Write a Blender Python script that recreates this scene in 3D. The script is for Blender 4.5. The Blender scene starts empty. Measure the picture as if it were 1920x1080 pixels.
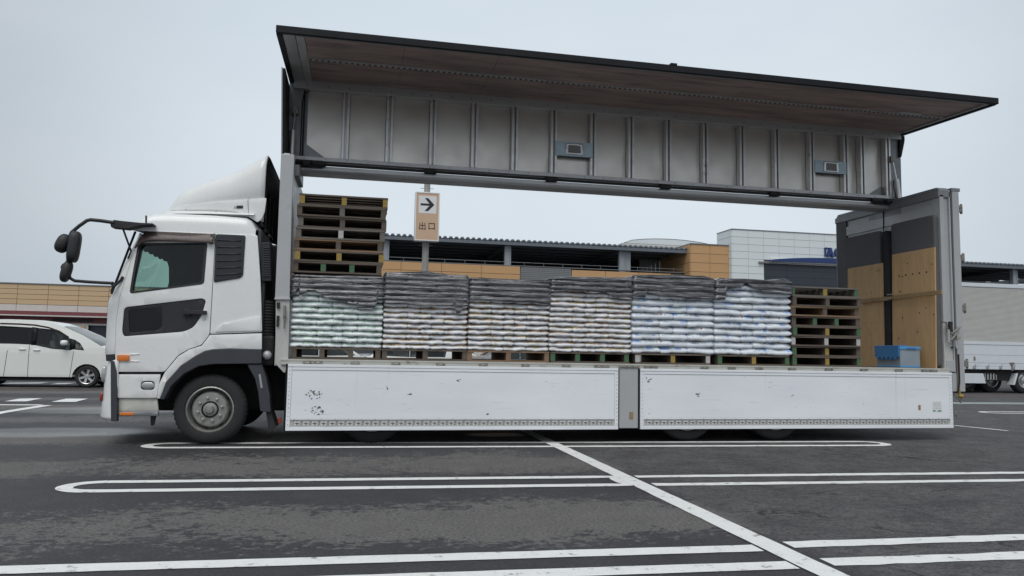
import bpy, bmesh, math, random
from mathutils import Vector, Matrix, noise as mnoise
random.seed(7)
SC = bpy.context.scene
COL = SC.collection
R_ = math.radians
# ------------------------------------------------------------------ camera
FPX, CX, CD, CH = 1409.0, 1.6586, 9.5817, 1.1535
YAW, PITCH, ROLL = .2059, .0865, .0171
cF = Vector((math.sin(YAW)*math.cos(PITCH), math.cos(YAW)*math.cos(PITCH), math.sin(PITCH)))
cR = Vector((math.cos(YAW), -math.sin(YAW), 0)); cU = cR.cross(cF)
cR, cU = cR*math.cos(ROLL)+cU*math.sin(ROLL), cU*math.cos(ROLL)-cR*math.sin(ROLL)
cO = Vector((CX, -CD, CH))
cam = bpy.data.cameras.new('camera'); camo = bpy.data.objects.new('camera', cam); COL.objects.link(camo)
cam.sensor_width = 36; cam.lens = FPX/1920*36; cam.clip_start = .05; cam.clip_end = 2000
mw = Matrix.Identity(4)
for i in range(3):
    mw[i][0] = cR[i]; mw[i][1] = cU[i]; mw[i][2] = -cF[i]; mw[i][3] = cO[i]
camo.matrix_world = mw
SC.camera = camo
def ray(px, py): return cF*FPX + cR*(px-960) - cU*(py-540)
def at_y(px, py, Y=0.):
    d = ray(px, py); return cO + d*((Y-cO.y)/d.y)
def at_z(px, py, Z=0.):
    d = ray(px, py); return cO + d*((Z-cO.z)/d.z)
def at_x(px, py, X):
    d = ray(px, py); return cO + d*((X-cO.x)/d.x)
def S(px, py, Y=0.):
    q = at_y(px, py, Y); return (q.x, q.z)
def SL(l, Y=0.): return [S(a, b, Y) for a, b in l]
# ------------------------------------------------------------------ world, sun, exposure
SUN_EL, SUN_AZ = 58, 200      # bright part of the cloud cover, behind the camera
w = bpy.data.worlds.new('World'); SC.world = w; w.use_nodes = True
nt = w.node_tree; nt.nodes.clear()
def N(t, nt, **k):
    n = nt.nodes.new(t)
    for a, b in k.items(): setattr(n, a, b)
    return n
out = N('ShaderNodeOutputWorld', nt); bg = N('ShaderNodeBackground', nt)
sky = N('ShaderNodeTexSky', nt); sky.sky_type = 'NISHITA'; sky.sun_disc = False
sky.sun_elevation = R_(SUN_EL); sky.sun_rotation = R_(SUN_AZ); sky.dust_density = 6; sky.air_density = 1.5
hs = N('ShaderNodeHueSaturation', nt); hs.inputs['Saturation'].default_value = .25
tc = N('ShaderNodeTexCoord', nt); mp = N('ShaderNodeMapping', nt); mp.inputs['Scale'].default_value = (1, 1, 3.2)
nz = N('ShaderNodeTexNoise', nt); nz.inputs['Scale'].default_value = 1.7; nz.inputs['Detail'].default_value = 4
nz.inputs['Roughness'].default_value = .45
cr = N('ShaderNodeValToRGB', nt)
cr.color_ramp.elements[0].position = .30; cr.color_ramp.elements[0].color = (5.2, 5.95, 6.65, 1)
cr.color_ramp.elements[1].position = .68; cr.color_ramp.elements[1].color = (6.0, 6.65, 7.25, 1)
mx = N('ShaderNodeMix', nt, data_type='RGBA'); mx.inputs[0].default_value = .9
L = nt.links.new
L(tc.outputs['Generated'], mp.inputs['Vector']); L(mp.outputs[0], nz.inputs['Vector']); L(nz.outputs['Fac'], cr.inputs['Fac'])
L(sky.outputs[0], hs.inputs['Color']); L(hs.outputs[0], mx.inputs[6]); L(cr.outputs[0], mx.inputs[7])
# broad brighter bank of cloud low in the sky beyond the car park
dv = N('ShaderNodeVectorMath', nt, operation='DOT_PRODUCT'); dv.inputs[1].default_value = Vector((.26, .92, .30)).normalized()
mr = N('ShaderNodeMapRange', nt); mr.interpolation_type = 'SMOOTHERSTEP'
mr.inputs['From Min'].default_value = .70; mr.inputs['From Max'].default_value = 1.0; mr.inputs['To Min'].default_value = .84; mr.inputs['To Max'].default_value = 1.17
vm = N('ShaderNodeVectorMath', nt, operation='SCALE')
L(tc.outputs['Generated'], dv.inputs[0]); L(dv.outputs['Value'], mr.inputs['Value']); L(mx.outputs[2], vm.inputs[0]); L(mr.outputs[0], vm.inputs['Scale'])
L(vm.outputs[0], bg.inputs['Color']); bg.inputs['Strength'].default_value = .1
L(bg.outputs[0], out.inputs['Surface'])
sun = bpy.data.lights.new('sun', 'SUN'); sun.energy = 1.5; sun.angle = R_(40); sun.color = (1, .97, .93)
suno = bpy.data.objects.new('sun', sun); COL.objects.link(suno)
_el, _az = R_(SUN_EL), R_(SUN_AZ)
sd = Vector((math.sin(_az)*math.cos(_el), math.cos(_az)*math.cos(_el), math.sin(_el)))
suno.rotation_euler = sd.to_track_quat('Z', 'Y').to_euler(); suno.location = (0, -20, 40)
vs = SC.view_settings; vs.view_transform = 'Standard'; vs.look = 'None'; vs.gamma = 1; vs.use_curve_mapping = False; vs.exposure = .08
# ------------------------------------------------------------------ materials
def newmat(name):
    m = bpy.data.materials.new(name); m.use_nodes = True
    return m, m.node_tree, m.node_tree.nodes['Principled BSDF']
def coords(nt, scale=(1, 1, 1), kind='Object'):
    t = N('ShaderNodeTexCoord', nt); mp = N('ShaderNodeMapping', nt); mp.inputs['Scale'].default_value = scale
    nt.links.new(t.outputs[kind], mp.inputs['Vector']); return mp.outputs[0]
def noise(nt, vec, scale, detail=3, rough=.5):
    n = N('ShaderNodeTexNoise', nt); n.inputs['Scale'].default_value = scale; n.inputs['Detail'].default_value = detail
    n.inputs['Roughness'].default_value = rough; nt.links.new(vec, n.inputs['Vector']); return n.outputs['Fac']
def ramp(nt, fac, stops, interp='LINEAR'):
    r = N('ShaderNodeValToRGB', nt); r.color_ramp.interpolation = interp
    e = r.color_ramp.elements
    while len(e) < len(stops): e.new(.5)
    for i, (p, c) in enumerate(stops):
        e[i].position = p; e[i].color = (c, c, c, 1) if not hasattr(c, '__len__') else tuple(c)+(1,)
    nt.links.new(fac, r.inputs['Fac']); return r.outputs['Color']
def mixc(nt, fac, a, b, blend='MIX'):
    m = N('ShaderNodeMix', nt, data_type='RGBA'); m.blend_type = blend
    for s, v in ((0, fac), (6, a), (7, b)):
        if hasattr(v, 'is_output'): nt.links.new(v, m.inputs[s])
        elif s == 0: m.inputs[0].default_value = v
        else: m.inputs[s].default_value = tuple(v)+(1,)
    return m.outputs[2]
def math_(nt, op, a, b=None, clamp=False):
    m = N('ShaderNodeMath', nt, operation=op); m.use_clamp = clamp
    for i, v in enumerate((a, b)):
        if v is None: continue
        if hasattr(v, 'is_output'): nt.links.new(v, m.inputs[i])
        else: m.inputs[i].default_value = v
    return m.outputs[0]
def bump(nt, b, h, dist=.002, strength=.6):
    n = N('ShaderNodeBump', nt); n.inputs['Distance'].default_value = dist; n.inputs['Strength'].default_value = strength
    nt.links.new(h, n.inputs['Height']); nt.links.new(n.outputs[0], b.inputs['Normal'])
MATS = {}
def pm(name, col, rough=.5, metal=0., var=.12, vs=3., bs=0., bd=.002, spec=.5, coat=0., st=(1, 1, 1), dirt=None, space='Object'):
    """plain procedural surface: base colour with uneven tone, optional dirt (colour, scale, threshold, width) and relief"""
    m, nt, b = newmat(name)
    v = coords(nt, st, space); n = noise(nt, v, vs, 5, .6)
    c0 = tuple(x*(1-var) for x in col); c1 = tuple(min(1, x*(1+var)) for x in col)
    c = ramp(nt, n, [(.3, c0), (.7, c1)])
    if dirt:
        dc, dsx, th, wd = dirt
        d = noise(nt, v, dsx, 6, .65)
        c = mixc(nt, ramp(nt, d, [(th, 0.), (th+wd, 1.)]), c, dc)
    nt.links.new(c, b.inputs['Base Color'])
    rr = ramp(nt, noise(nt, v, vs*2.3, 3), [(.3, max(0, rough-.07)), (.7, min(1, rough+.07))])
    nt.links.new(rr, b.inputs['Roughness'])
    b.inputs['Metallic'].default_value = metal; b.inputs['Specular IOR Level'].default_value = spec
    b.inputs['Coat Weight'].default_value = coat; b.inputs['Coat Roughness'].default_value = .08
    if bs: bump(nt, b, noise(nt, v, bs, 4), bd)
    MATS[name] = m; return m
def glass(name, tint, refl=.9, rough=.02):
    m, nt, b = newmat(name); nt.nodes.remove(b)
    o = nt.nodes['Material Output']; t = N('ShaderNodeBsdfTransparent', nt); t.inputs[0].default_value = tuple(tint)+(1,)
    g = N('ShaderNodeBsdfGlossy', nt); g.inputs['Roughness'].default_value = rough; g.inputs[0].default_value = (refl, refl, refl, 1)
    f = N('ShaderNodeFresnel', nt); f.inputs[0].default_value = 1.5
    ge = N('ShaderNodeNewGeometry', nt); iv = N('ShaderNodeMapRange', nt); iv.inputs['To Min'].default_value = 1.5; iv.inputs['To Max'].default_value = 1/1.5
    nt.links.new(ge.outputs['Backfacing'], iv.inputs['Value']); nt.links.new(iv.outputs[0], f.inputs[0])
    v = coords(nt, (1, 1, 1)); bp = N('ShaderNodeBump', nt); bp.inputs['Distance'].default_value = .004; bp.inputs['Strength'].default_value = .15
    nt.links.new(noise(nt, v, 2.5, 1), bp.inputs['Height']); nt.links.new(bp.outputs[0], g.inputs['Normal'])
    x = N('ShaderNodeMixShader', nt); nt.links.new(f.outputs[0], x.inputs[0]); nt.links.new(t.outputs[0], x.inputs[1]); nt.links.new(g.outputs[0], x.inputs[2])
    nt.links.new(x.outputs[0], o.inputs[0]); MATS[name] = m; return m
pm('white_paint', (.80, .81, .80), .28, var=.015, coat=.35, dirt=((.70, .69, .66), 2.2, .62, .3))
pm('cream_dirty', (.58, .58, .52), .5, var=.08, dirt=((.33, .32, .28), 5, .55, .2))
pm('black_plastic', (.022, .022, .025), .55, var=.2, bs=220, bd=.0008)
pm('dark_grey_plastic', (.045, .048, .056), .5, var=.1, bs=160, bd=.0008)
pm('rubber', (.024, .024, .025), .8, var=.2, bs=60, bd=.001, dirt=((.06, .058, .055), 6, .6, .2))
pm('seal', (.009, .010, .013), .6, var=.25, spec=.25)
pm('smoke_visor', (.055, .036, .030), .30, var=.05, spec=.4)
pm('wheel_steel', (.34, .34, .32), .42, .55, var=.12, vs=6, dirt=((.16, .15, .13), 9, .56, .2))
pm('bright_steel', (.60, .60, .60), .28, .9, var=.05)
pm('chassis_black', (.018, .018, .019), .7, var=.3, vs=5)
pm('amber', (.75, .20, .03), .25, var=.08, coat=.5)
pm('red_lens', (.30, .035, .025), .25, var=.08, coat=.5)
pm('lamp_lens', (.45, .46, .47), .12, .3, var=.1, coat=.8)
pm('body_grey', (.46, .47, .48), .42, .15, var=.05, dirt=((.22, .21, .19), 3, .63, .2))
pm('body_grey_dark', (.26, .27, .285), .45, .3, var=.08, dirt=((.14, .13, .12), 4, .58, .22))
pm('post_worn', (.52, .52, .50), .5, .1, var=.06, vs=5, dirt=((.20, .13, .08), 7, .66, .10))
pm('deck_rail', (.50, .50, .46), .55, .1, var=.1, vs=8, st=(.4, 1, 1), dirt=((.16, .13, .10), 9, .60, .12))
pm('hinge_steel', (.30, .29, .26), .5, .6, var=.25, vs=20, dirt=((.13, .09, .06), 30, .52, .12))
pm('alu_panel', (.64, .605, .565), .36, .85, var=.03, vs=1.1, dirt=((.56, .53, .495), 2.2, .55, .35))
pm('alu_rib', (.66, .655, .645), .36, .75, var=.06, dirt=((.25, .25, .25), 6, .6, .2))
pm('alu_rail', (.48, .48, .485), .42, .45, var=.08, st=(.3, 1, 1))
pm('ply_lining', (.38, .285, .25), .6, var=.25, vs=1.8, st=(.3, 2.2, 1), dirt=((.19, .16, .155), 3.2, .47, .2))
pm('lash_rail', (.48, .47, .47), .55, .2, var=.12)
pm('slot_dark', (.24, .235, .225), .6, .1, var=.15)
pm('zinc', (.42, .52, .57), .4, .35, var=.12, vs=9)
pm('pane_dull', (.19, .185, .175), .4, var=.1)
pm('pad_grey', (.115, .116, .122), .95, var=.12, vs=30, bs=300, bd=.001)
pm('pad_edge', (.02, .02, .024), .9, var=.2)
pm('ply_board', (.54, .345, .17), .7, var=.10, vs=2.4, st=(5, 5, .7), dirt=((.34, .22, .12), 4, .57, .2))
pm('strap_tan', (.30, .20, .10), .8, var=.2, vs=14)
pm('hole_dark', (.03, .02, .015), .9, var=.1)
pm('deck_wood', (.13, .10, .075), .8, var=.25, vs=6, st=(.3, 2, 1))
pm('fabric_dark', (.03, .032, .036), .9, var=.2)
pm('seat_grey', (.10, .10, .105), .9, var=.2)
glass('cab_glass', (.54, .70, .64))
glass('tint_glass', (.33, .36, .36))
glass('privacy_glass', (.16, .17, .18))
pm('louvre_dark', (.020, .022, .027), .38, var=.1)
pm('scuff', (.10, .085, .07), .7, var=.3)
glass('clear_glass', (.80, .88, .86))
# pallets
pm('wood_brown', (.125, .100, .080), .85, var=.3, vs=5, st=(.6, 3, 3), bs=60, bd=.002, dirt=((.06, .05, .042), 5, .58, .2))
pm('wood_grey', (.165, .152, .133), .85, var=.25, vs=5, st=(.6, 3, 3), bs=60, bd=.002, dirt=((.08, .07, .06), 5, .58, .2))
pm('wood_orange', (.24, .155, .095), .8, var=.2, vs=5, st=(.6, 3, 3), bs=60, bd=.002, dirt=((.13, .09, .06), 5, .62, .2))
pm('end_green', (.065, .15, .075), .7, var=.2, vs=20, dirt=((.11, .09, .07), 25, .6, .1))
pm('end_yellow', (.34, .235, .055), .7, var=.15, vs=20, dirt=((.14, .10, .06), 25, .6, .1))
pm('end_white', (.48, .48, .46), .7, var=.12, vs=20, dirt=((.20, .17, .14), 25, .6, .1))
# crate
pm('crate_blue', (.045, .20, .46), .45, var=.1)
pm('crate_light_blue', (.10, .33, .62), .45, var=.1)
pm('crate_clear', (.34, .40, .46), .35, var=.08); MATS['crate_clear'].node_tree.nodes['Principled BSDF'].inputs['Alpha'].default_value = .75
pm('crate_fill', (.66, .62, .54), .9, var=.35, vs=18)
# setting
pm('tan_panel', (.58, .43, .26), .6, var=.04, vs=.6)
pm('orange_panel', (.56, .335, .16), .6, var=.04, vs=.6)
pm('white_band', (.60, .59, .56), .6, var=.04)
pm('red_band', (.20, .055, .06), .55, var=.08)
pm('dark_band', (.03, .025, .025), .6, var=.2)
pm('grey_rib', (.20, .21, .22), .55, var=.05)
pm('steel_col', (.32, .345, .37), .5, .2, var=.06)
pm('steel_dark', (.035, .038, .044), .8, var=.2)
pm('roof_sheet', (.16, .18, .205), .5, .3, var=.08)
pm('concrete', (.30, .30, .29), .8, var=.08)
pm('tower_white', (.74, .79, .80), .5, var=.03, vs=.4)
pm('joint_dark', (.20, .20, .20), .8, var=.1)
pm('tower_dark', (.035, .043, .058), .45, var=.08, vs=.4)
pm('logo_blue', (.018, .045, .17), .4, var=.05)
pm('rail_steel', (.25, .26, .27), .5, .5, var=.1)
pm('pole_grey', (.30, .30, .275), .7, var=.1, vs=6)
pm('sign_beige', (.62, .43, .295), .45, var=.02)
pm('sign_white', (.76, .77, .77), .45, var=.02)
pm('sign_black', (.018, .016, .02), .5, var=.1)
pm('car_white', (.82, .84, .80), .22, var=.01, coat=.8)
pm('car_silver', (.42, .44, .46), .3, .5, var=.02, coat=.8)
pm('car_black', (.02, .02, .022), .25, var=.05, coat=.8)
pm('car_red', (.35, .03, .03), .3, var=.05, coat=.6)
pm('alloy', (.62, .62, .62), .3, .8, var=.05)
pm('corrugated', (.68, .675, .65), .42, .35, var=.04)
pm('box_white', (.70, .74, .78), .4, .1, var=.03, dirt=((.42, .44, .46), 2, .62, .2))
pm('shirt', (.70, .70, .68), .9, var=.05)
pm('skin', (.42, .25, .17), .6, var=.05)
pm('hair', (.018, .014, .012), .6, var=.2)
pm('line_green', (.10, .34, .22), .7, var=.15, vs=3)
pm('line_orange', (.30, .16, .10), .7, var=.2, vs=3)
def paint_mat():
    m, nt, b = newmat('road_paint'); v = coords(nt, (1, 1, 1))
    n = noise(nt, v, 9, 8, .7); c = ramp(nt, n, [(.35, (.30, .30, .29)), (.42, (.78, .785, .77)), (.8, (.86, .865, .85))])
    f = noise(nt, v, 120, 2); c = mixc(nt, .25, c, ramp(nt, f, [(.35, .6), (.6, 1.)]), 'MULTIPLY')
    nt.links.new(c, b.inputs['Base Color']); b.inputs['Roughness'].default_value = .65
    bump(nt, b, f, .003, .5); MATS['road_paint'] = m
paint_mat()
def asphalt_mat():
    m, nt, b = newmat('asphalt_wet_patches')
    v = coords(nt, (1, 1, 1)); g = N('ShaderNodeSeparateXYZ', nt); nt.links.new(v, g.inputs[0])
    vst = coords(nt, (.8, 1.0, 1))
    # dry islands, streaky along the bays, breaking up into flakes at their edge
    big = noise(nt, coords(nt, (.55, .75, 1)), .75, 3, .55); fl = noise(nt, vst, 5, 6, .75); fl2 = noise(nt, vst, 17, 4, .7)
    bay = N('ShaderNodeTexWave', nt); bay.wave_type = 'BANDS'; bay.bands_direction = 'Y'; bay.inputs['Scale'].default_value = .123
    bay.inputs['Distortion'].default_value = .6; bay.inputs['Detail'].default_value = 1; bay.inputs['Phase Offset'].default_value = 1.0
    nt.links.new(v, bay.inputs['Vector'])
    s = math_(nt, 'ADD', math_(nt, 'MULTIPLY', big, .50), math_(nt, 'ADD', math_(nt, 'MULTIPLY', fl, .45), math_(nt, 'MULTIPLY', fl2, .58)))
    s = math_(nt, 'ADD', s, math_(nt, 'MULTIPLY', bay.outputs['Fac'], .22))
    dry = ramp(nt, s, [(.898, 0.), (.93, 1.)])
    # beyond the cross line (x > 4.3) the surfacing is older and evenly dry
    side = math_(nt, 'MULTIPLY', math_(nt, 'SUBTRACT', g.outputs[0], 4.3), 6, True)
    fine = noise(nt, v, 210, 2, .7); mid = noise(nt, v, 3.2, 5, .6); spk = noise(nt, v, 420, 1)
    wet_c = ramp(nt, mid, [(.3, (.037, .036, .040)), (.7, (.052, .051, .055))])
    dry_c = ramp(nt, mid, [(.3, (.122, .117, .114)), (.7, (.146, .140, .136))])
    old_c = ramp(nt, noise(nt, vst, 2.2, 7, .7), [(.34, (.062, .060, .063)), (.6, (.105, .102, .103)), (.8, (.125, .122, .119))])
    old_c = mixc(nt, .85, old_c, ramp(nt, noise(nt, coords(nt, (.75, 1, 1)), 15, 6, .8), [(.38, .48), (.5, 1.), (.64, 1.3)]), 'MULTIPLY')
    c = mixc(nt, dry, wet_c, dry_c); c = mixc(nt, side, c, old_c)
    c = mixc(nt, .9, c, ramp(nt, fine, [(.3, .55), (.68, 1.4)]), 'MULTIPLY'); c = mixc(nt, .8, c, ramp(nt, noise(nt, coords(nt, (.7, 1, 1)), 58, 3, .75), [(.36, .45), (.5, 1.), (.66, 1.5)]), 'MULTIPLY')
    c = mixc(nt, ramp(nt, spk, [(.70, 0.), (.76, .6)]), c, (.20, .19, .18))
    vor = N('ShaderNodeTexVoronoi', nt); vor.feature = 'DISTANCE_TO_EDGE'; vor.inputs['Scale'].default_value = .55
    wn = N('ShaderNodeTexNoise', nt); wn.inputs['Scale'].default_value = 1.6; wn.inputs['Detail'].default_value = 5; nt.links.new(v, wn.inputs['Vector'])
    wa = N('ShaderNodeVectorMath', nt, operation='MULTIPLY_ADD'); wa.inputs[1].default_value = (1.3, 1.3, 0); nt.links.new(wn.outputs['Color'], wa.inputs[0]); nt.links.new(v, wa.inputs[2])
    nt.links.new(wa.outputs[0], vor.inputs['Vector'])
    cm = math_(nt, 'MULTIPLY', ramp(nt, vor.outputs['Distance'], [(.004, 1.), (.012, 0.)]), math_(nt, 'MULTIPLY', ramp(nt, noise(nt, v, 1.3, 3), [(.46, 0.), (.6, .8)]), side))
    c = mixc(nt, cm, c, (.015, .015, .017))
    nt.links.new(c, b.inputs['Base Color'])
    # standing water near the truck's nose
    def pud(cx, cy, rx, ry):
        dx = math_(nt, 'DIVIDE', math_(nt, 'SUBTRACT', g.outputs[0], cx), rx); dy = math_(nt, 'DIVIDE', math_(nt, 'SUBTRACT', g.outputs[1], cy), ry)
        return math_(nt, 'SUBTRACT', 1, math_(nt, 'ADD', math_(nt, 'MULTIPLY', dx, dx), math_(nt, 'MULTIPLY', dy, dy)), True)
    pu = math_(nt, 'MAXIMUM', pud(-2.3, 1.6, 1.6, .75), math_(nt, 'MAXIMUM', pud(-2.7, 5.4, 1.8, 1.0), pud(3.7, 1.0, .55, .3)))
    pu = ramp(nt, math_(nt, 'ADD', pu, math_(nt, 'MULTIPLY', math_(nt, 'SUBTRACT', noise(nt, vst, 2.5, 5), .5), .5)), [(.05, 0.), (.55, 1.)])
    ro = mixc(nt, dry, (.62, .62, .62), (.92, .92, .92)); ro = mixc(nt, side, ro, (.85, .85, .85)); ro = mixc(nt, pu, ro, (.30, .30, .30))
    nt.links.new(ro, b.inputs['Roughness']); b.inputs['Specular IOR Level'].default_value = .35
    bp = N('ShaderNodeBump', nt); bp.inputs['Distance'].default_value = .006
    nt.links.new(math_(nt, 'SUBTRACT', .75, math_(nt, 'MULTIPLY', pu, .6)), bp.inputs['Strength'])
    nt.links.new(fine, bp.inputs['Height']); nt.links.new(bp.outputs[0], b.inputs['Normal'])
    MATS['asphalt'] = m
asphalt_mat()
def gate_mat():
    m, nt, b = newmat('gate_white_scuffed'); v = coords(nt, (1, 1, 1)); vs_ = coords(nt, (.28, 1, 1))
    c = ramp(nt, noise(nt, vs_, 3, 5), [(.3, (.80, .83, .87)), (.7, (.87, .90, .93))])
    sc = noise(nt, coords(nt, (.35, 1, 1.6)), 26, 3, .7); cl = noise(nt, v, 1.5, 3)
    mk = math_(nt, 'MULTIPLY', ramp(nt, sc, [(.675, 0.), (.72, .8)]), ramp(nt, cl, [(.42, .1), (.62, 1.)]))
    c = mixc(nt, mk, c, (.30, .28, .25))
    st = noise(nt, coords(nt, (.06, 1, 2.2)), 30, 2); c = mixc(nt, ramp(nt, st, [(.68, 0.), (.74, .45)]), c, (.33, .33, .33))
    run = noise(nt, coords(nt, (9, 1, .25)), 1.2, 3); c = mixc(nt, ramp(nt, run, [(.66, 0.), (.76, .35)]), c, (.42, .37, .27))
    nt.links.new(c, b.inputs['Base Color']); b.inputs['Roughness'].default_value = .42
    bump(nt, b, noise(nt, vs_, 2.2, 2), .01, .25); MATS['gate_white'] = m
gate_mat()
def film_mat():
    m, nt, b = newmat('black_stretch_film')
    v = coords(nt, (.045, .3, 1)); n = noise(nt, v, 75, 4, .6); n2 = noise(nt, coords(nt, (.2, 1, 1)), 13, 3)
    c = ramp(nt, n, [(.36, (.024, .025, .030)), (.52, (.062, .063, .072)), (.66, (.34, .34, .36))])  # pale streaks paint stretch highlights into the film colour
    nt.links.new(c, b.inputs['Base Color']); b.inputs['Roughness'].default_value = .22; b.inputs['Specular IOR Level'].default_value = 1.0
    bump(nt, b, math_(nt, 'ADD', n, math_(nt, 'MULTIPLY', n2, 1.2)), .010, .8); MATS['film_black'] = m
film_mat()
def bag_mat(name, base, low, prints, hz, dens, end=None, tint=None):
    """plastic sack: plain below, printed band on the upper half of its front"""
    m, nt, b = newmat(name); t = N('ShaderNodeTexCoord', nt); g = N('ShaderNodeSeparateXYZ', nt); nt.links.new(t.outputs['Object'], g.inputs[0])
    oi = N('ShaderNodeObjectInfo', nt)
    off = N('ShaderNodeCombineXYZ', nt); nt.links.new(math_(nt, 'MULTIPLY', oi.outputs['Random'], 40), off.inputs[0]); nt.links.new(math_(nt, 'MULTIPLY', oi.outputs['Random'], 17), off.inputs[2])
    va = N('ShaderNodeVectorMath', nt, operation='ADD'); nt.links.new(t.outputs['Object'], va.inputs[0]); nt.links.new(off.outputs[0], va.inputs[1]); v = va.outputs[0]
    def sv(s):
        mp = N('ShaderNodeMapping', nt); mp.inputs['Scale'].default_value = s; nt.links.new(v, mp.inputs['Vector']); return mp.outputs[0]
    c = ramp(nt, noise(nt, sv((1, 1, 1)), 6, 3), [(.3, low), (.7, base)])
    band = ramp(nt, math_(nt, 'DIVIDE', g.outputs[2], hz), [(.50, 0.), (.56, 1.), (.86, 1.), (.92, 0.)])
    if tint: c = mixc(nt, math_(nt, 'MULTIPLY', band, .85), c, tint)
    hue = ramp(nt, noise(nt, sv((9, 1, 3)), 3.2, 1), prints, 'CONSTANT')
    glyph = ramp(nt, noise(nt, sv((1, .6, 1.0)), 62, 2, .6), [(.5-dens, 0.), (.56-dens, 1.)])
    zone = ramp(nt, noise(nt, sv((1, 1, .2)), 7, 1), [(.40, .12), (.5, 1.)])
    k = math_(nt, 'MULTIPLY', math_(nt, 'MULTIPLY', band, glyph), zone)
    c = mixc(nt, k, c, hue)
    if end:
        e = ramp(nt, noise(nt, sv((1, 1, .3)), 5.5, 1), [(.58, 0.), (.62, .8)]); c = mixc(nt, math_(nt, 'MULTIPLY', e, band), c, end)
    nt.links.new(c, b.inputs['Base Color']); b.inputs['Roughness'].default_value = .26; b.inputs['Specular IOR Level'].default_value = .7
    bump(nt, b, noise(nt, sv((.3, 1, 1)), 30, 4, .6), .005, .5); MATS[name] = m
bag_mat('bag_green', (.86, .90, .91), (.78, .83, .84), [(0, (.58, .70, .62)), (.42, (.26, .36, .30)), (.52, (.40, .62, .40)), (.64, (.40, .47, .46))], .079, .05, (.68, .82, .70), (.75, .82, .80))
bag_mat('bag_speckled', (.86, .87, .89), (.76, .77, .80), [(0, (.40, .30, .30)), (.36, (.60, .55, .32)), (.47, (.50, .20, .17)), (.54, (.66, .56, .18)), (.62, (.26, .32, .48)), (.70, (.30, .42, .30))], .075, .13, (.64, .62, .65), (.60, .60, .63))
bag_mat('bag_blue', (.84, .87, .92), (.75, .79, .85), [(0, (.56, .64, .76)), (.40, (.50, .58, .34)), (.50, (.28, .42, .68)), (.60, (.52, .58, .40)), (.70, (.54, .30, .20))], .1, .0, (.24, .40, .72))
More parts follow.
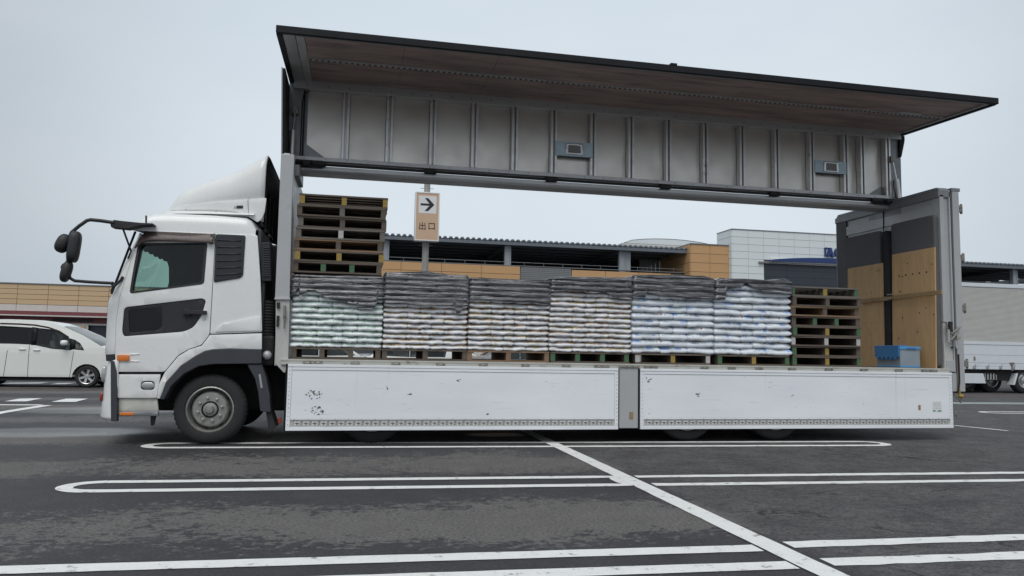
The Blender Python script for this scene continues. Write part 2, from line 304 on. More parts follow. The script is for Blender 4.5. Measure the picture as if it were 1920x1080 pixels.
# ------------------------------------------------------------------ mesh helpers
class MB:
    def __init__(s): s.v = []; s.f = []; s.mi = []
    def add(s, vs, fs, mi=0):
        o = len(s.v); s.v += [tuple(p) for p in vs]; s.f += [tuple(i+o for i in f) for f in fs]; s.mi += [mi]*len(fs); return s
    def box(s, x0, x1, y0, y1, z0, z1, mi=0):
        return s.add([(x0,y0,z0),(x1,y0,z0),(x1,y1,z0),(x0,y1,z0),(x0,y0,z1),(x1,y0,z1),(x1,y1,z1),(x0,y1,z1)],
                     [(0,3,2,1),(4,5,6,7),(0,1,5,4),(1,2,6,5),(2,3,7,6),(3,0,4,7)], mi)
    def hexa(s, p, mi=0):   # 8 corners, same order as box
        return s.add(p, [(0,3,2,1),(4,5,6,7),(0,1,5,4),(1,2,6,5),(2,3,7,6),(3,0,4,7)], mi)
    def prism(s, poly, y0, y1, mi=0):   # polygon in x,z extruded along y
        n = len(poly); a = sum(poly[i][0]*poly[(i+1)%n][1]-poly[(i+1)%n][0]*poly[i][1] for i in range(n))
        if a < 0: poly = poly[::-1]
        return s.add([(x,y0,z) for x,z in poly]+[(x,y1,z) for x,z in poly],
                     [tuple(range(n)), tuple(range(2*n-1,n-1,-1))]+[(i,i+n,(i+1)%n+n,(i+1)%n) for i in range(n)], mi)
    def prismx(s, poly, x0, x1, mi=0):  # polygon in y,z extruded along x
        n = len(poly); a = sum(poly[i][0]*poly[(i+1)%n][1]-poly[(i+1)%n][0]*poly[i][1] for i in range(n))
        if a < 0: poly = poly[::-1]
        return s.add([(x0,y,z) for y,z in poly]+[(x1,y,z) for y,z in poly],
                     [tuple(range(n-1,-1,-1)), tuple(range(n,2*n))]+[(i,(i+1)%n,(i+1)%n+n,i+n) for i in range(n)], mi)
    def tube(s, pts, r, seg=8, mi=0):
        pts = [Vector(p) for p in pts]; rings = []; up0 = None
        for i, p in enumerate(pts):
            d = (pts[min(i+1,len(pts)-1)]-pts[max(i-1,0)]).normalized()
            if up0 is None: up0 = Vector((0,0,1)) if abs(d.z) < .9 else Vector((1,0,0))
            a = d.cross(up0).normalized(); b = a.cross(d).normalized(); up0 = b
            rr = r[i] if hasattr(r, '__len__') else r
            rings.append([p+a*rr*math.cos(2*math.pi*k/seg)+b*rr*math.sin(2*math.pi*k/seg) for k in range(seg)])
        vs = [q for R in rings for q in R]; fs = []
        for i in range(len(rings)-1):
            for k in range(seg): fs.append((i*seg+k, i*seg+(k+1)%seg, (i+1)*seg+(k+1)%seg, (i+1)*seg+k))
        fs += [tuple(range(seg-1,-1,-1)), tuple(range((len(rings)-1)*seg, len(rings)*seg))]
        return s.add(vs, fs, mi)
    def lathe(s, prof, c, axis='y', seg=32, mi=0, sgn=1):
        vs = []; fs = []; c = Vector(c)
        for r, h in prof:
            for k in range(seg):
                a = 2*math.pi*k/seg; u, w_ = r*math.cos(a), r*math.sin(a)
                vs.append(c+(Vector((u, h*sgn, w_)) if axis == 'y' else Vector((u, w_, h)) if axis == 'z' else Vector((h, u, w_))))
        for i in range(len(prof)-1):
            for k in range(seg):
                fs.append((i*seg+k, i*seg+(k+1)%seg, (i+1)*seg+(k+1)%seg, (i+1)*seg+k))
        return s.add(vs, fs, mi)
    def grid(s, P, nu, nv, mi=0, wrap=False):   # P(i,j) -> point
        vs = [P(i, j) for i in range(nu) for j in range(nv)]; fs = []
        for i in range(nu-1):
            for j in range(nv-1 if not wrap else nv):
                fs.append((i*nv+j, (i+1)*nv+j, (i+1)*nv+(j+1)%nv, i*nv+(j+1)%nv))
        return s.add(vs, fs, mi)
    def ellipsoid(s, c, r, n=12, m=16, e=1.0, rot=None):
        c = Vector(c)
        def P(i, j):
            a = math.pi*i/(n-1)-math.pi/2; b = 2*math.pi*j/m
            f = lambda t: math.copysign(abs(t)**e, t)
            q = Vector((r[0]*f(math.cos(a))*f(math.cos(b)), r[1]*f(math.cos(a))*f(math.sin(b)), r[2]*f(math.sin(a))))
            if rot: q = rot @ q
            return c+q
        return s.grid(P, n, m, wrap=True)
    def mesh(s, name, mats):
        me = bpy.data.meshes.new(name); me.from_pydata(s.v, [], s.f)
        for m in mats: me.materials.append(MATS[m] if isinstance(m, str) else m)
        if any(s.mi): me.polygons.foreach_set('material_index', s.mi)
        return me
    def build(s, name, mat, parent=None, smooth=None, bevel=0, fix=True, bseg=2):
        me = s.mesh(name, mat if isinstance(mat, (list, tuple)) else [mat]); return link(name, me, parent, smooth, bevel, fix, bseg)
def link(name, me, parent=None, smooth=None, bevel=0, fix=True, bseg=2):
    if fix:
        bm = bmesh.new(); bm.from_mesh(me); bmesh.ops.recalc_face_normals(bm, faces=bm.faces); bm.to_mesh(me); bm.free()
    if smooth is not None:
        me.polygons.foreach_set('use_smooth', [True]*len(me.polygons)); me.set_sharp_from_angle(angle=R_(smooth))
    o = bpy.data.objects.new(name, me); COL.objects.link(o)
    if parent: o.parent = parent
    if bevel:
        b = o.modifiers.new('bevel', 'BEVEL'); b.width = bevel; b.segments = bseg; b.limit_method = 'ANGLE'; b.angle_limit = R_(40); b.harden_normals = smooth is not None
    return o
def empty(name, loc=(0,0,0), rz=0., parent=None):
    o = bpy.data.objects.new(name, None); COL.objects.link(o); o.location = loc; o.rotation_euler = (0,0,rz); o.empty_display_size = .2
    if parent: o.parent = parent
    return o
def tag(o, label, cat, group=None):
    o['label'] = label; o['category'] = cat
    if group: o['group'] = group
    return o
def struct(o): o['kind'] = 'structure'; return o
def stuff(o): o['kind'] = 'stuff'; return o
def copy_tree(o, parent=None):
    c = o.copy(); COL.objects.link(c); c.parent = parent
    for ch in list(o.children): copy_tree(ch, c)
    return c
def sheet(outline, holes=(), step=.1, mapf=None, flip=False):
    """flat outline in x,z with holes -> finely cut bmesh, laid on a curved surface y = mapf(x,z)"""
    bm = bmesh.new()
    for loop in [outline]+list(holes):
        vv = [bm.verts.new((x, 0, z)) for x, z in loop]
        for i in range(len(vv)): bm.edges.new((vv[i], vv[(i+1) % len(vv)]))
    bmesh.ops.triangle_fill(bm, edges=bm.edges[:], use_beauty=True, use_dissolve=False)
    xs = [p[0] for p in outline]; zs = [p[1] for p in outline]
    if step:
        for lo, hi, n in ((min(xs), max(xs), (1,0,0)), (min(zs), max(zs), (0,0,1))):
            k = math.ceil((hi-lo)/step)
            for i in range(1, k):
                t = lo+(hi-lo)*i/k
                bmesh.ops.bisect_plane(bm, geom=bm.verts[:]+bm.edges[:]+bm.faces[:], plane_co=(t*n[0], 0, t*n[2]), plane_no=n, dist=1e-5)
    for v in bm.verts: v.co.y = mapf(v.co.x, v.co.z) if mapf else 0
    bm.normal_update()
    for f in bm.faces:
        if (f.normal.y > 0) != flip: f.normal_flip()
    return bm
def sheet_obj(name, mat, parent, outline, holes=(), thick=.02, step=.12, mapf=None, flip=False, bevel=.006, smooth=35, inner=None):
    bm = sheet(outline, holes, step, mapf, flip)
    me = bpy.data.meshes.new(name); bm.to_mesh(me); bm.free(); me.materials.append(MATS[mat])
    o = link(name, me, parent, smooth, 0, fix=False)
    if thick:
        s = o.modifiers.new('solid', 'SOLIDIFY'); s.thickness = thick; s.offset = -1
        if inner: me.materials.append(MATS[inner]); s.material_offset = 1
    if bevel:
        b = o.modifiers.new('bevel', 'BEVEL'); b.width = bevel; b.segments = 2; b.limit_method = 'ANGLE'; b.angle_limit = R_(50)
    return o
def rounded(poly, r, n=4):
    """round the corners of an x,z polygon"""
    out = []; m = len(poly)
    for i in range(m):
        p, a, b = Vector(poly[i]), Vector(poly[i-1]), Vector(poly[(i+1) % m])
        da, db = (a-p), (b-p); k = min(r, da.length*.45, db.length*.45)
        q0, q1 = p+da.normalized()*k, p+db.normalized()*k
        for j in range(n+1):
            t = j/n; out.append(tuple((q0*(1-t)**2+p*2*t*(1-t)+q1*t*t)))
    return out
def rrect(x0, x1, z0, z1, r, n=4): return rounded([(x0,z0),(x1,z0),(x1,z1),(x0,z1)], r, n)
def text_bm(body, size):
    """outline lettering as flat faces in x,z, centred on 0,0"""
    cu = bpy.data.curves.new('letters', 'FONT'); cu.body = body; cu.size = size; cu.align_x = 'CENTER'; cu.align_y = 'CENTER'
    cu.resolution_u = 3
    o = bpy.data.objects.new('letters', cu); COL.objects.link(o)
    me = bpy.data.meshes.new_from_object(o.evaluated_get(bpy.context.evaluated_depsgraph_get()))
    bpy.data.objects.remove(o); bpy.data.curves.remove(cu)
    return [(v.co.x, v.co.y) for v in me.vertices], [tuple(p.vertices) for p in me.polygons]
def lerp_pl(pl, x):
    if x <= pl[0][0]: return pl[0][1]
    for (a, b), (c, d) in zip(pl, pl[1:]):
        if x <= c: return b+(d-b)*(x-a)/max(1e-9, c-a)
    return pl[-1][1]
# ------------------------------------------------------------------ ground and markings
b = MB(); b.grid(lambda i, j: (-400+80*i+0., -120+60*j, 0.), 13, 12)
struct(b.build('ground', 'asphalt'))
def stripe(pts, wd, z=.004, mat='road_paint', name='painted_line', closed=False):
    raw = [Vector((p[0], p[1])) for p in pts]; pts = []; rnd = random.Random(len(raw)+int(raw[0].x*97+raw[0].y*13))
    for a, c in zip(raw, raw[1:]+([raw[0]] if closed else [])):
        m = max(1, int((c-a).length/.12)) if abs(a.x) < 14 and abs(a.y) < 9 else 1
        pts += [a+(c-a)*k/m for k in range(m)]
    if not closed: pts.append(raw[-1])
    n = len(pts); vs = []; fs = []
    for i, p in enumerate(pts):
        a = pts[(i-1) % n] if closed or i else p; c = pts[(i+1) % n] if closed or i < n-1 else p
        t = (c-a).normalized(); nn = Vector((-t.y, t.x)); j = .009 if p.x > 4.28 else .003; wa, wb = wd/2+rnd.uniform(-j, j), wd/2+rnd.uniform(-j, j)
        vs += [(p.x+nn.x*wa, p.y+nn.y*wa, z), (p.x-nn.x*wb, p.y-nn.y*wb, z)]
    m = n if closed else n-1
    fs = [(2*i, 2*i+1, 2*((i+1) % n)+1, 2*((i+1) % n)) for i in range(m)]
    b = MB(); b.add(vs, fs); o = b.build(name, mat); struct(o)
    return o
def sub(a, b, n): return [(a[0]+(b[0]-a[0])*i/n, a[1]+(b[1]-a[1])*i/n) for i in range(n+1)]
def g2(px, py): q = at_z(px, py); return (q.x, q.y)
def arc(c, r0, r1, a0, a1, ang, n=14):
    o = []
    for i in range(n+1):
        a = a0+(a1-a0)*i/n; x, y = r0*math.cos(a), r1*math.sin(a)
        o.append((c[0]+x*math.cos(ang)-y*math.sin(ang), c[1]+x*math.sin(ang)+y*math.cos(ang)))
    return o
SK = -.043   # the bay lines run at a slight angle to the truck
# bay divider beside the truck: closed hairpin
def hair(x0, y0, x1, half, wd, left=True, right=True, name='painted_line'):
    a = math.atan(SK); y1 = y0+(x1-x0)*SK; p = []
    tl = sub((x0, y0+half), (x1, y1+half), 10); bl = sub((x1, y1-half), (x0, y0-half), 10)
    p += tl
    if right: p += arc((x1, y1), half*1.15, half, math.pi/2, -math.pi/2, a)[1:-1]
    p += bl
    if left: p += arc((x0, y0), half*1.15, half, -math.pi/2, -math.pi*1.5, a)[1:-1]
    if not (left and right) and left: p = p+[p[0]]
    stripe(p, wd, closed=left and right, name=name)
hair(-.42, .03, 8.60, .215, .13)
hair(-.36, -2.71, 4.10, .215, .13, True, False)
stripe(sub((4.33, -2.70), (26, -2.70+21.7*SK), 14), .13); stripe(sub((4.33, -3.14), (26, -3.14+21.7*SK), 14), .13)
stripe(sub((-1.6, -5.12), (4.10, -5.32), 6), .15); stripe(sub((-1.6, -5.48), (4.10, -5.69), 6), .15)
stripe(sub((4.33, -5.27), (26, -5.27+21.7*SK*.6), 14), .15); stripe(sub((4.33, -5.67), (26, -5.67+21.7*SK*.6), 14), .15)
stripe(sub((4.25, 12.0), (4.19, -9), 12), .165, z=.0055)
# aisle markings beyond the truck
stripe([g2(1790, 798), g2(1890, 808)], .10); stripe(sub((12.2, 2.1), (11.2, 6.5), 4), .10)
hair(15.9, 5.0, 26, .22, .13, True, False)
stripe(sub((12, 8.10), (60, 6.9), 10), .12); stripe(sub((12, 8.32), (60, 7.12), 10), .16, mat='line_green', name='green_line'); stripe(sub((12, 8.56), (60, 7.36), 10), .12)
stripe(sub((-40, 12.4), (60, 11.8), 12), .12, mat='line_orange', name='faded_orange_line')
stripe([(-16, 7.05), (-4.2, 6.62)], .22); stripe([(-16, -9.), g2(-60, 787), g2(0, 774), g2(88, 760)], .20)
def quad(p, z=.0065):
    b = MB(); q = [g2(*t) for t in p]; b.add([(x, y, z) for x, y in q], [(0,1,2,3)]); struct(b.build('painted_dash', 'road_paint'))
quad([(8,753),(50,753),(80,747),(36,748)]); quad([(96,754),(141,754),(165,748),(124,748)])
quad([(0,720),(75,719.5),(90,717.5),(18,718)]); quad([(93,721),(122,721),(140,718.5),(108,718.5)])
# ------------------------------------------------------------------ the wing-body truck
W = 2.49
truck = tag(empty('cargo_truck'), 'white cargo truck with its side wing raised and side gates hanging open', 'truck')
def cabY(x, z):
    y = .055*max(0, (z-1.9)/.85)**2
    xf = -1.22 if z < 1.72 else -1.22+(z-1.72)*.36
    t = (x-xf)/.30
    if t < 1: y += .17*(1-math.sqrt(max(0, 1-(1-max(0, t))**2)))
    return y
def cab_side(far):
    mf = (lambda off: (lambda x, z: W-cabY(x, z)-off)) if far else (lambda off: (lambda x, z: cabY(x, z)+off))
    def so(name, mat, parent, pl, holes=(), off=0., thick=.03, bevel=.007, **k):
        return sheet_obj(name, mat, parent, pl, holes, thick, .1, mf(off), far, bevel, inner='fabric_dark' if mat == 'white_paint' else None, **k)
    win = rounded(SL([(257,456),(387.8,455),(381.8,532),(243.5,550)]), .04)
    low = rounded(SL([(232,576),(380,559),(386.5,564),(378,592),(363,614),(345,622),(231,631),(228,620)]), .05)
    door_ol = SL([(214.6,664),(217,600),(225,553),(257,443),(268,434),(285,432),(403,437.5),(399,520),(392.5,627),(377.5,646.5),(355,653.5),(333.6,666),(308,697),(218,697)])
    door = so('door', 'white_paint', truck, rounded(door_ol, .03), [win, low])
    fr = [Vector(p) for p in win]; c = sum(fr, Vector((0,0)))/len(fr)
    inner = [tuple(p+(c-p).normalized()*.028) for p in fr]; outer = [tuple(p+(p-c).normalized()*.006) for p in fr]
    so('window_frame', 'black_plastic', door, outer, [inner], -.004, .06, .003)
    so('window_pane', 'cab_glass', door, [tuple(p+(c-p).normalized()*.02) for p in fr], (), .012, 0, 0)
    lo = so('lower_window', 'black_plastic', door, [tuple(Vector(p)*1.0) for p in low], [rounded(SL([(240,582),(303,575),(304,612),(296,619),(242,624)]), .03)], .010, .03, .004)
    so('window_pane', 'privacy_glass', door, rounded(SL([(238,580),(305,573),(306,614),(297,621),(240,626)]), .03), (), .022, 0, 0)
    if not far:
        b = MB(); q = [S(345, 581), S(389, 583), S(389, 590), S(346, 589)]
        b.prism(rounded(q, .012, 3), -.045, -.02); b.prism(rounded([S(344,579), S(358,579), S(358,592), S(344,592)], .01, 2), -.03, .02); b.prism([S(378,583), S(388,583), S(388,589), S(378,589)], -.04, .02)
        b.build('handle', 'black_plastic', door, 40, .004)
        b = MB(); b.lathe([(0,-.008),(.014,-.008),(.016,-.002),(.016,.01)], (S(383,598)[0], 0, S(383,598)[1]), seg=16); b.build('lock', 'bright_steel', door, 40)
        # smoked wind deflector over the window
        vp = SL([(250,465),(259,446),(270,434.5),(285,433),(400,438),(401.5,458),(396,458.5),(388,454.5),(300,452),(275,453),(265,456),(255,464)])
        bm = sheet(vp, (), .06, lambda x, z: cabY(x, z)-.008-.045*min(1, max(0, (S(300,434)[1]+.01-z)/.09))); me = bpy.data.meshes.new('visor'); bm.to_mesh(me); bm.free(); me.materials.append(MATS['smoke_visor'])
        o = link('wind_visor', me, door, 60, 0, False); s = o.modifiers.new('solid', 'SOLIDIFY'); s.thickness = .006; s.offset = -1
        b = MB(); b.tube([(p[0], cabY(*p)-.002, p[1]) for p in SL([(401,437),(402.5,458)])], .006, 6); b.build('visor_end', 'black_plastic', door)
    # corner panel, rear quarter, arch flange, step panel
    so('corner_panel', 'white_paint', truck, SL([(252,432),(258,434),(256,442),(224,552),(216,600),(213.4,664),(190,664),(193,599),(197,563),(207,551)]))
    qp = so('rear_quarter_panel', 'white_paint', truck, rounded(SL([(404.2,437.5),(482,440),(488,520),(490,572),(491,622.5),(394,626),(400.2,520)]), .02))
    so('side_louvre', 'louvre_dark', qp, rounded(SL([(404.6,438),(460,441),(456,516),(450,521.5),(401,529.5)]), .025), (), -.012, .02, .004)
    if not far:
        for k in range(6):
            y = 449+k*13.2; p = SL([(407,y),(452,y+1.2-k*.9),(452,y+3.2-k*.9),(406.5,y+2)])
            so('louvre_slat', 'black_plastic', qp, p, (), -.020, .012, 0)
        for a, c in ((418,419),(448,422)):
            b = MB(); b.lathe([(0,-.006),(.012,-.004),(.013,.01)], (S(a,c)[0], cabY(*S(a,c))+.03, S(a,c)[1]), seg=10); b.build('rivet', 'bright_steel', qp, 40)
        so('crease', 'white_paint', qp, SL([(404,622),(411,611),(419,607),(481,594),(488,594),(489,620)]), (), -.014, .02, .012)
    so('arch_flange', 'white_paint', truck, SL([(394,628),(491,625),(491,655),(430,653),(400,655),(385,658),(367,667.5),(340,685.5),(312,716),(301.5,747),(294.5,747),(298.5,720),(309.5,698),(334.6,668),(355.5,655.2),(378.5,648.2)]), (), -.012)
    st = so('step_panel', 'white_paint', truck, rounded(SL([(220,702),(301,702),(297.5,720),(293.5,746),(220,746)]), .015), [rrect(S(263.5,722)[0], S(290,722)[0], S(276,731)[1], S(276,714.5)[1], .04)], .004)
    so('step_recess', 'black_plastic', st, SL([(219,697.6),(308,697.6),(300,703),(219,703)]), (), .03, .02, 0)
    l0 = S(276.5, 722.5)
    b = MB(); yy = (lambda y: W-y) if far else (lambda y: y)
    b.ellipsoid((l0[0], yy(.02), l0[1]), (.075, .018, .04), 8, 18, .7); b.build('fog_lamp', 'lamp_lens', st, 50)
    so('lower_step', 'cream_dirty', truck, SL([(220,746.5),(293.5,746.5),(296,771),(220,771.5)]), (), .03)
    so('step_edge', 'body_grey_dark', truck, SL([(220,772),(296,771.5),(296,780),(220,780.5)]), (), .015, .05)
    if not far:
        so('side_reflector', 'amber', truck, rounded(SL([(224,773.2),(250.5,773.2),(250.5,778.8),(224,778.8)]), .006), (), .006, .02, .003)
        so('turn_signal', 'amber', truck, rounded(SL([(219.5,665.5),(243,665.5),(243,676.5),(219.5,676.5)]), .012), (), -.022, .04, .006)
        so('body_crease', 'white_paint', door, SL([(244,662.5),(262,663.4),(262,664.4),(244,666)]), (), -.007, .012, .003)
        so('body_crease', 'white_paint', door, SL([(244,675),(262,677.4),(262,678.4),(244,678)]), (), -.007, .012, .003)
    # dark wheel arch, mud guard, mud flap
    outer = SL([(300,748),(312,716),(340,685),(367,667),(385,657.5),(400,654.5),(430,653),(491,654.5)]); inner = SL([(491,682),(401,683),(373,687),(346,701),(322,724),(309,749)])
    b = MB(); y0, y1 = (-.035, .32) if not far else (W-.32, W+.035); b.prism(outer+inner, y0, y1); b.build('fender', 'dark_grey_plastic', truck, 30, .012)
    mg = SL([(463,683),(491,683),(500,710),(506,740),(508,773),(488,771),(484,735),(478,710)])
    b = MB(); b.prism(mg, y0+.02, y1+.15); b.build('mud_guard', 'dark_grey_plastic', truck, 30, .01)
    if not far:
        p = SL([(485,702),(489,702),(493,727),(489,728)]); b = MB(); b.prism(p, y0-.004+.02, y0+.03); b.build('guard_reflector', 'lamp_lens', truck, 30, .003)
    fl = SL([(498,772),(507,772),(517,801),(504,812)]); b = MB(); b.prism(fl, y0+.06, y1+.1); b.build('mud_flap', 'rubber', truck, 30, .004)
cab_side(False); cab_side(True)
# roof, back, front, windscreen, interior
zr = [(x, z) for x, z in SL([(252,431),(257,421),(262,415),(272,406),(292,400.5),(330,400.5),(400,403),(465,407.5),(477,417),(481,430)], .12)]
x0r, x1r = zr[0][0], zr[-1][0]
def roofP(i, j):
    x = x0r+(x1r-x0r)*(i/23); zt = lerp_pl(zr, x); z0 = 2.535 if x < .3 else 2.53
    if i == 0: zt = z0+.012
    zt = max(zt, z0+.012); k = zt-z0
    sec = [(.0, 0), (.008, .45*k), (.022, .75*k), (.05, .92*k), (.11, k), (.3, k+.015), (.7, k+.03), (1.17, k+.035)]
    sec = sec+[(W-2*.04-0-a, c) for a, c in sec[::-1]]
    a, c = sec[j]; base = cabY(x, z0)+.0
    return (x+.04*(c/k if k > .02 else 0)*0, .04+a if j < 8 else .04+a, z0+c)
b = MB(); b.grid(roofP, 24, 16); b.build('cab_roof', 'white_paint', truck, 50)
b = MB(); b.box(.46, .50, .05, W-.05, .95, 2.62); b.box(.50, .56, .10, W-.10, .85, 2.2); b.build('cab_back_wall', 'dark_grey_plastic', truck, None, .01)
b = MB(); b.box(-1.12, .46, .06, W-.06, .98, 1.03); b.build('cab_floor', 'fabric_dark', truck)
b = MB(); b.box(-.86, .46, .12, W-.12, 2.50, 2.53); b.build('headliner', 'fabric_dark', truck)
b = MB(); b.box(-1.0, .46, W-.10, W-.07, 1.0, 1.78); b.box(.42, .455, .08, W-.08, 1.0, 2.5); b.build('inner_trim', 'fabric_dark', truck)
wb, wt = (-1.14, 1.78), (-.93, 2.53)
def frontP(i, j):
    v = -1+2*j/16; y = W/2+v*(W/2-.10); cv = .13*(1-abs(v)**3)
    pz = [(-1.16, .92), (-1.185, 1.2), (-1.175, 1.5), (-1.165, 1.70), (-1.12, 1.78)][i]
    return (pz[0]-cv+.04, y, pz[1])
b = MB(); b.grid(frontP, 5, 17); b.build('front_panel', 'white_paint', truck, 50)
def glassP(i, j):
    v = -1+2*j/16; t = i/4; y = W/2+v*(W/2-.09-.05*t); cv = .13*(1-abs(v)**3)
    return (wb[0]+(wt[0]-wb[0])*t-cv+.05, y, wb[1]+(wt[1]-wb[1])*t)
b = MB(); b.grid(glassP, 5, 17); b.build('windscreen', 'cab_glass', truck, 60)
b = MB(); b.tube([(p[0], .10, p[1]) for p in SL([(254,434),(240,470),(224,512),(209,551)], .1)], .014, 6); b.build('windscreen_seal', 'seal', truck, 40)
# bumper wraps the nose
def bumpP(i, j):
    pr = [(-1.20,.30),(-1.225,.34),(-1.215,.5),(-1.205,.62),(-1.205,.78),(-1.19,.90),(-1.17,.985),(-1.10,1.0)][i]
    n = 24; t = j/n
    if t < .25:
        a = t/.25; ang = math.pi/2*a; return (-1.02+(pr[0]+1.02)*math.sin(ang), -.01+.18*(1-math.cos(ang)), pr[1])
    if t > .75:
        a = (1-t)/.25; ang = math.pi/2*a; return (-1.02+(pr[0]+1.02)*math.sin(ang), W+.01-.18*(1-math.cos(ang)), pr[1])
    s = (t-.25)/.5; return (pr[0]-.10*math.sin(math.pi*s), .17+(W-.34)*s, pr[1])
b = MB(); b.grid(bumpP, 8, 25); bu = b.build('bumper', 'white_paint', truck, 50)
so_ = bu.modifiers.new('solid', 'SOLIDIFY'); so_.thickness = .03; so_.offset = -1
b = MB(); b.prism(SL([(208,676),(214.5,677),(220,699),(220,790),(208.5,789.5)]), -.018, .06); b.build('bumper_trim', 'dark_grey_plastic', bu, None, .006)
b = MB(); b.prism(SL([(197,664.5),(214,664.5),(214,677),(198,677)]), .02, .3); b.build('bumper_gap', 'black_plastic', bu)
b = MB(); b.ellipsoid((-1.195, .10, .83), (.03, .045, .10), 8, 14, .7); b.build('head_lamp', 'lamp_lens', bu, 50)
b = MB(); b.ellipsoid((-1.212, .10, .56), (.014, .03, .05), 6, 12, .5); b.build('corner_lamp', 'red_lens', bu, 50)
# cab inside
b = MB(); b.prism([(-1.10,1.30),(-.72,1.34),(-.66,1.55),(-.75,1.70),(-1.08,1.80)], .12, W-.12); b.build('dashboard', 'black_plastic', truck, 30, .03)
for yc in (.62, W-.62):
    b = MB(); b.prism(rounded([(-.42,1.15),(.12,1.15),(.14,1.38),(-.42,1.42)], .06), yc-.26, yc+.26); b.prism(rounded([(.02,1.35),(.2,1.35),(.34,2.02),(.22,2.06)], .06), yc-.25, yc+.25)
    b.prism(rounded([(.22,2.05),(.34,2.05),(.36,2.28),(.26,2.28)], .04), yc-.14, yc+.14); b.build('seat', 'seat_grey', truck, 30, .03)
b = MB(); b.lathe([(.20,-.012),(.212,0),(.20,.012),(.188,0),(.20,-.012)], (0,0,0), 'z', 24); sw = b.build('steering_wheel', 'black_plastic', truck, 60)
sw.location = (-.62, W-.62, 1.78); sw.rotation_euler = (0, R_(-38), 0)
# scalloped headliner curtain across the window tops
def cur(name, y, far):
    top = S(250,452)[1]; pts = []; xa, xb = -1.0, -.60; n = 7
    for k in range(n*4+1):
        x = xa+(xb-xa)*k/(n*4); zb = lerp_pl([(-1.02,2.372),(-.977,2.375),(-.864,2.328),(-.769,2.278),(-.674,2.24),(-.63,2.19),(-.60,1.60)], x); pts.append((x, zb-.022*abs(math.sin(math.pi*k/4))))
    b = MB(); b.prism(pts+[(xb, 2.5), (xa+.05, 2.5)], y, y+.015); b.build(name, 'fabric_dark', truck)
cur('window_curtain', .42, False)
b = MB(); b.prism([(-.62,2.5),(-.60,2.1),(-.66,1.75),(-.62,1.5),(.44,1.5),(.44,2.5)], .44, .46); b.build('light_block_sheet', 'fabric_dark', truck)  # dark sheet added to block daylight through the right part of the window
b = MB(); b.tube([(-.50,1.0,1.6),(-.50,1.0,2.4)], .016, 8); b.ellipsoid((-.50,.98,1.95),(.05,.04,.03)); b.ellipsoid((-.56,.98,1.66),(.05,.04,.045)); b.build('monitor_post', 'black_plastic', truck, 50)
# ---- roof air deflector
dz = [(x, z) for x, z in SL([(294,398),(306,385),(315,372.5),(327.5,356),(342.5,346.5),(380,333),(442.5,316.5),(502.5,287)], .28)]
dx0, dx1 = dz[0][0], dz[-1][0]
dw = [(dx0,.62),(dx0+.1,.80),(dx0+.3,.95),(dx0+.7,1.06),(dx1,1.14)]
def defP(i, j):
    x = dx0+(dx1-dx0)*(i/21)**1.15; zt = lerp_pl(dz, x); hw = lerp_pl(dw, x); zb = 2.79-.06*max(0, (x-.3)/.2) if x > .3 else 2.79
    zt = max(zt, zb+.02); n = 22; a = math.pi*j/n; e = .42-.20*max(0, (x-dx0)/(dx1-dx0))**1.5
    cy = math.copysign(abs(math.cos(a))**e, math.cos(a)); cz = math.sin(a)**e
    return (x, W/2-hw*cy, zb+(zt-zb)*cz)
b = MB(); b.grid(defP, 22, 23); de = b.build('roof_deflector', ['white_paint', 'chassis_black'], truck, 60)
m_ = de.modifiers.new('solid', 'SOLIDIFY'); m_.thickness = .03; m_.offset = -1; m_.material_offset = 1; m_.material_offset_rim = 0
b = MB()   # bright plinth under the deflector
b.grid(lambda i, j: (dx0-.06+(.46-dx0)*i/12, W/2-(lerp_pl(dw, dx0+(dx1-dx0)*i/12)+.05)*math.cos(math.pi*j/14) , (2.80 if i else 2.79)+(.085-.05*(i/12))*math.sin(math.pi*j/14)**.35*(0 if i == 0 else 1)), 13, 15)
b.build('deflector_plinth', 'white_paint', de, 50)
fy = lambda x, z: W/2-(lerp_pl(dw, x)+.012)
sheet_obj('side_fairing', 'white_paint', de, rounded(SL([(308,385.5),(330,380),(400,376),(464,373.8),(465,405),(440,396),(400,391.5),(330,388.5)], .12), .01), (), .02, .08, fy)
sheet_obj('fairing_tail', 'white_paint', de, rounded(SL([(466,374),(500,372),(496.5,398),(491,411),(483,417),(467,407)], .12), .012), (), .02, .08, fy)
sheet_obj('badge', 'black_plastic', de, SL([(443,385),(455.5,385),(455.5,390.5),(443,390.5)], .12), (), .01, .1, lambda x, z: fy(x, z)-.008)
sheet_obj('badge_tag', 'body_grey', de, SL([(438,385),(442,385),(442,390.5),(438,390.5)], .12), (), .01, .1, lambda x, z: fy(x, z)-.007)
for a, c in ((345,390),(405,394)):
    q = S(a, c, .15); b = MB(); b.ellipsoid((q[0], fy(q[0], 0)-.03, q[1]), (.014,.01,.008)); b.build('bolt', 'bright_steel', de, 50)
for k in range(5):   # ribs in the open back of the deflector
    b = MB(); b.box(.36, .40, .25+k*.48, .29+k*.48, 2.8, 3.38); b.build('brace', 'chassis_black', de)
b = MB(); b.box(.30, .34, .2, W-.2, 2.8, 3.30); b.build('back_shade_sheet', 'chassis_black', de)  # solid black sheet stands in for the shade inside the open back
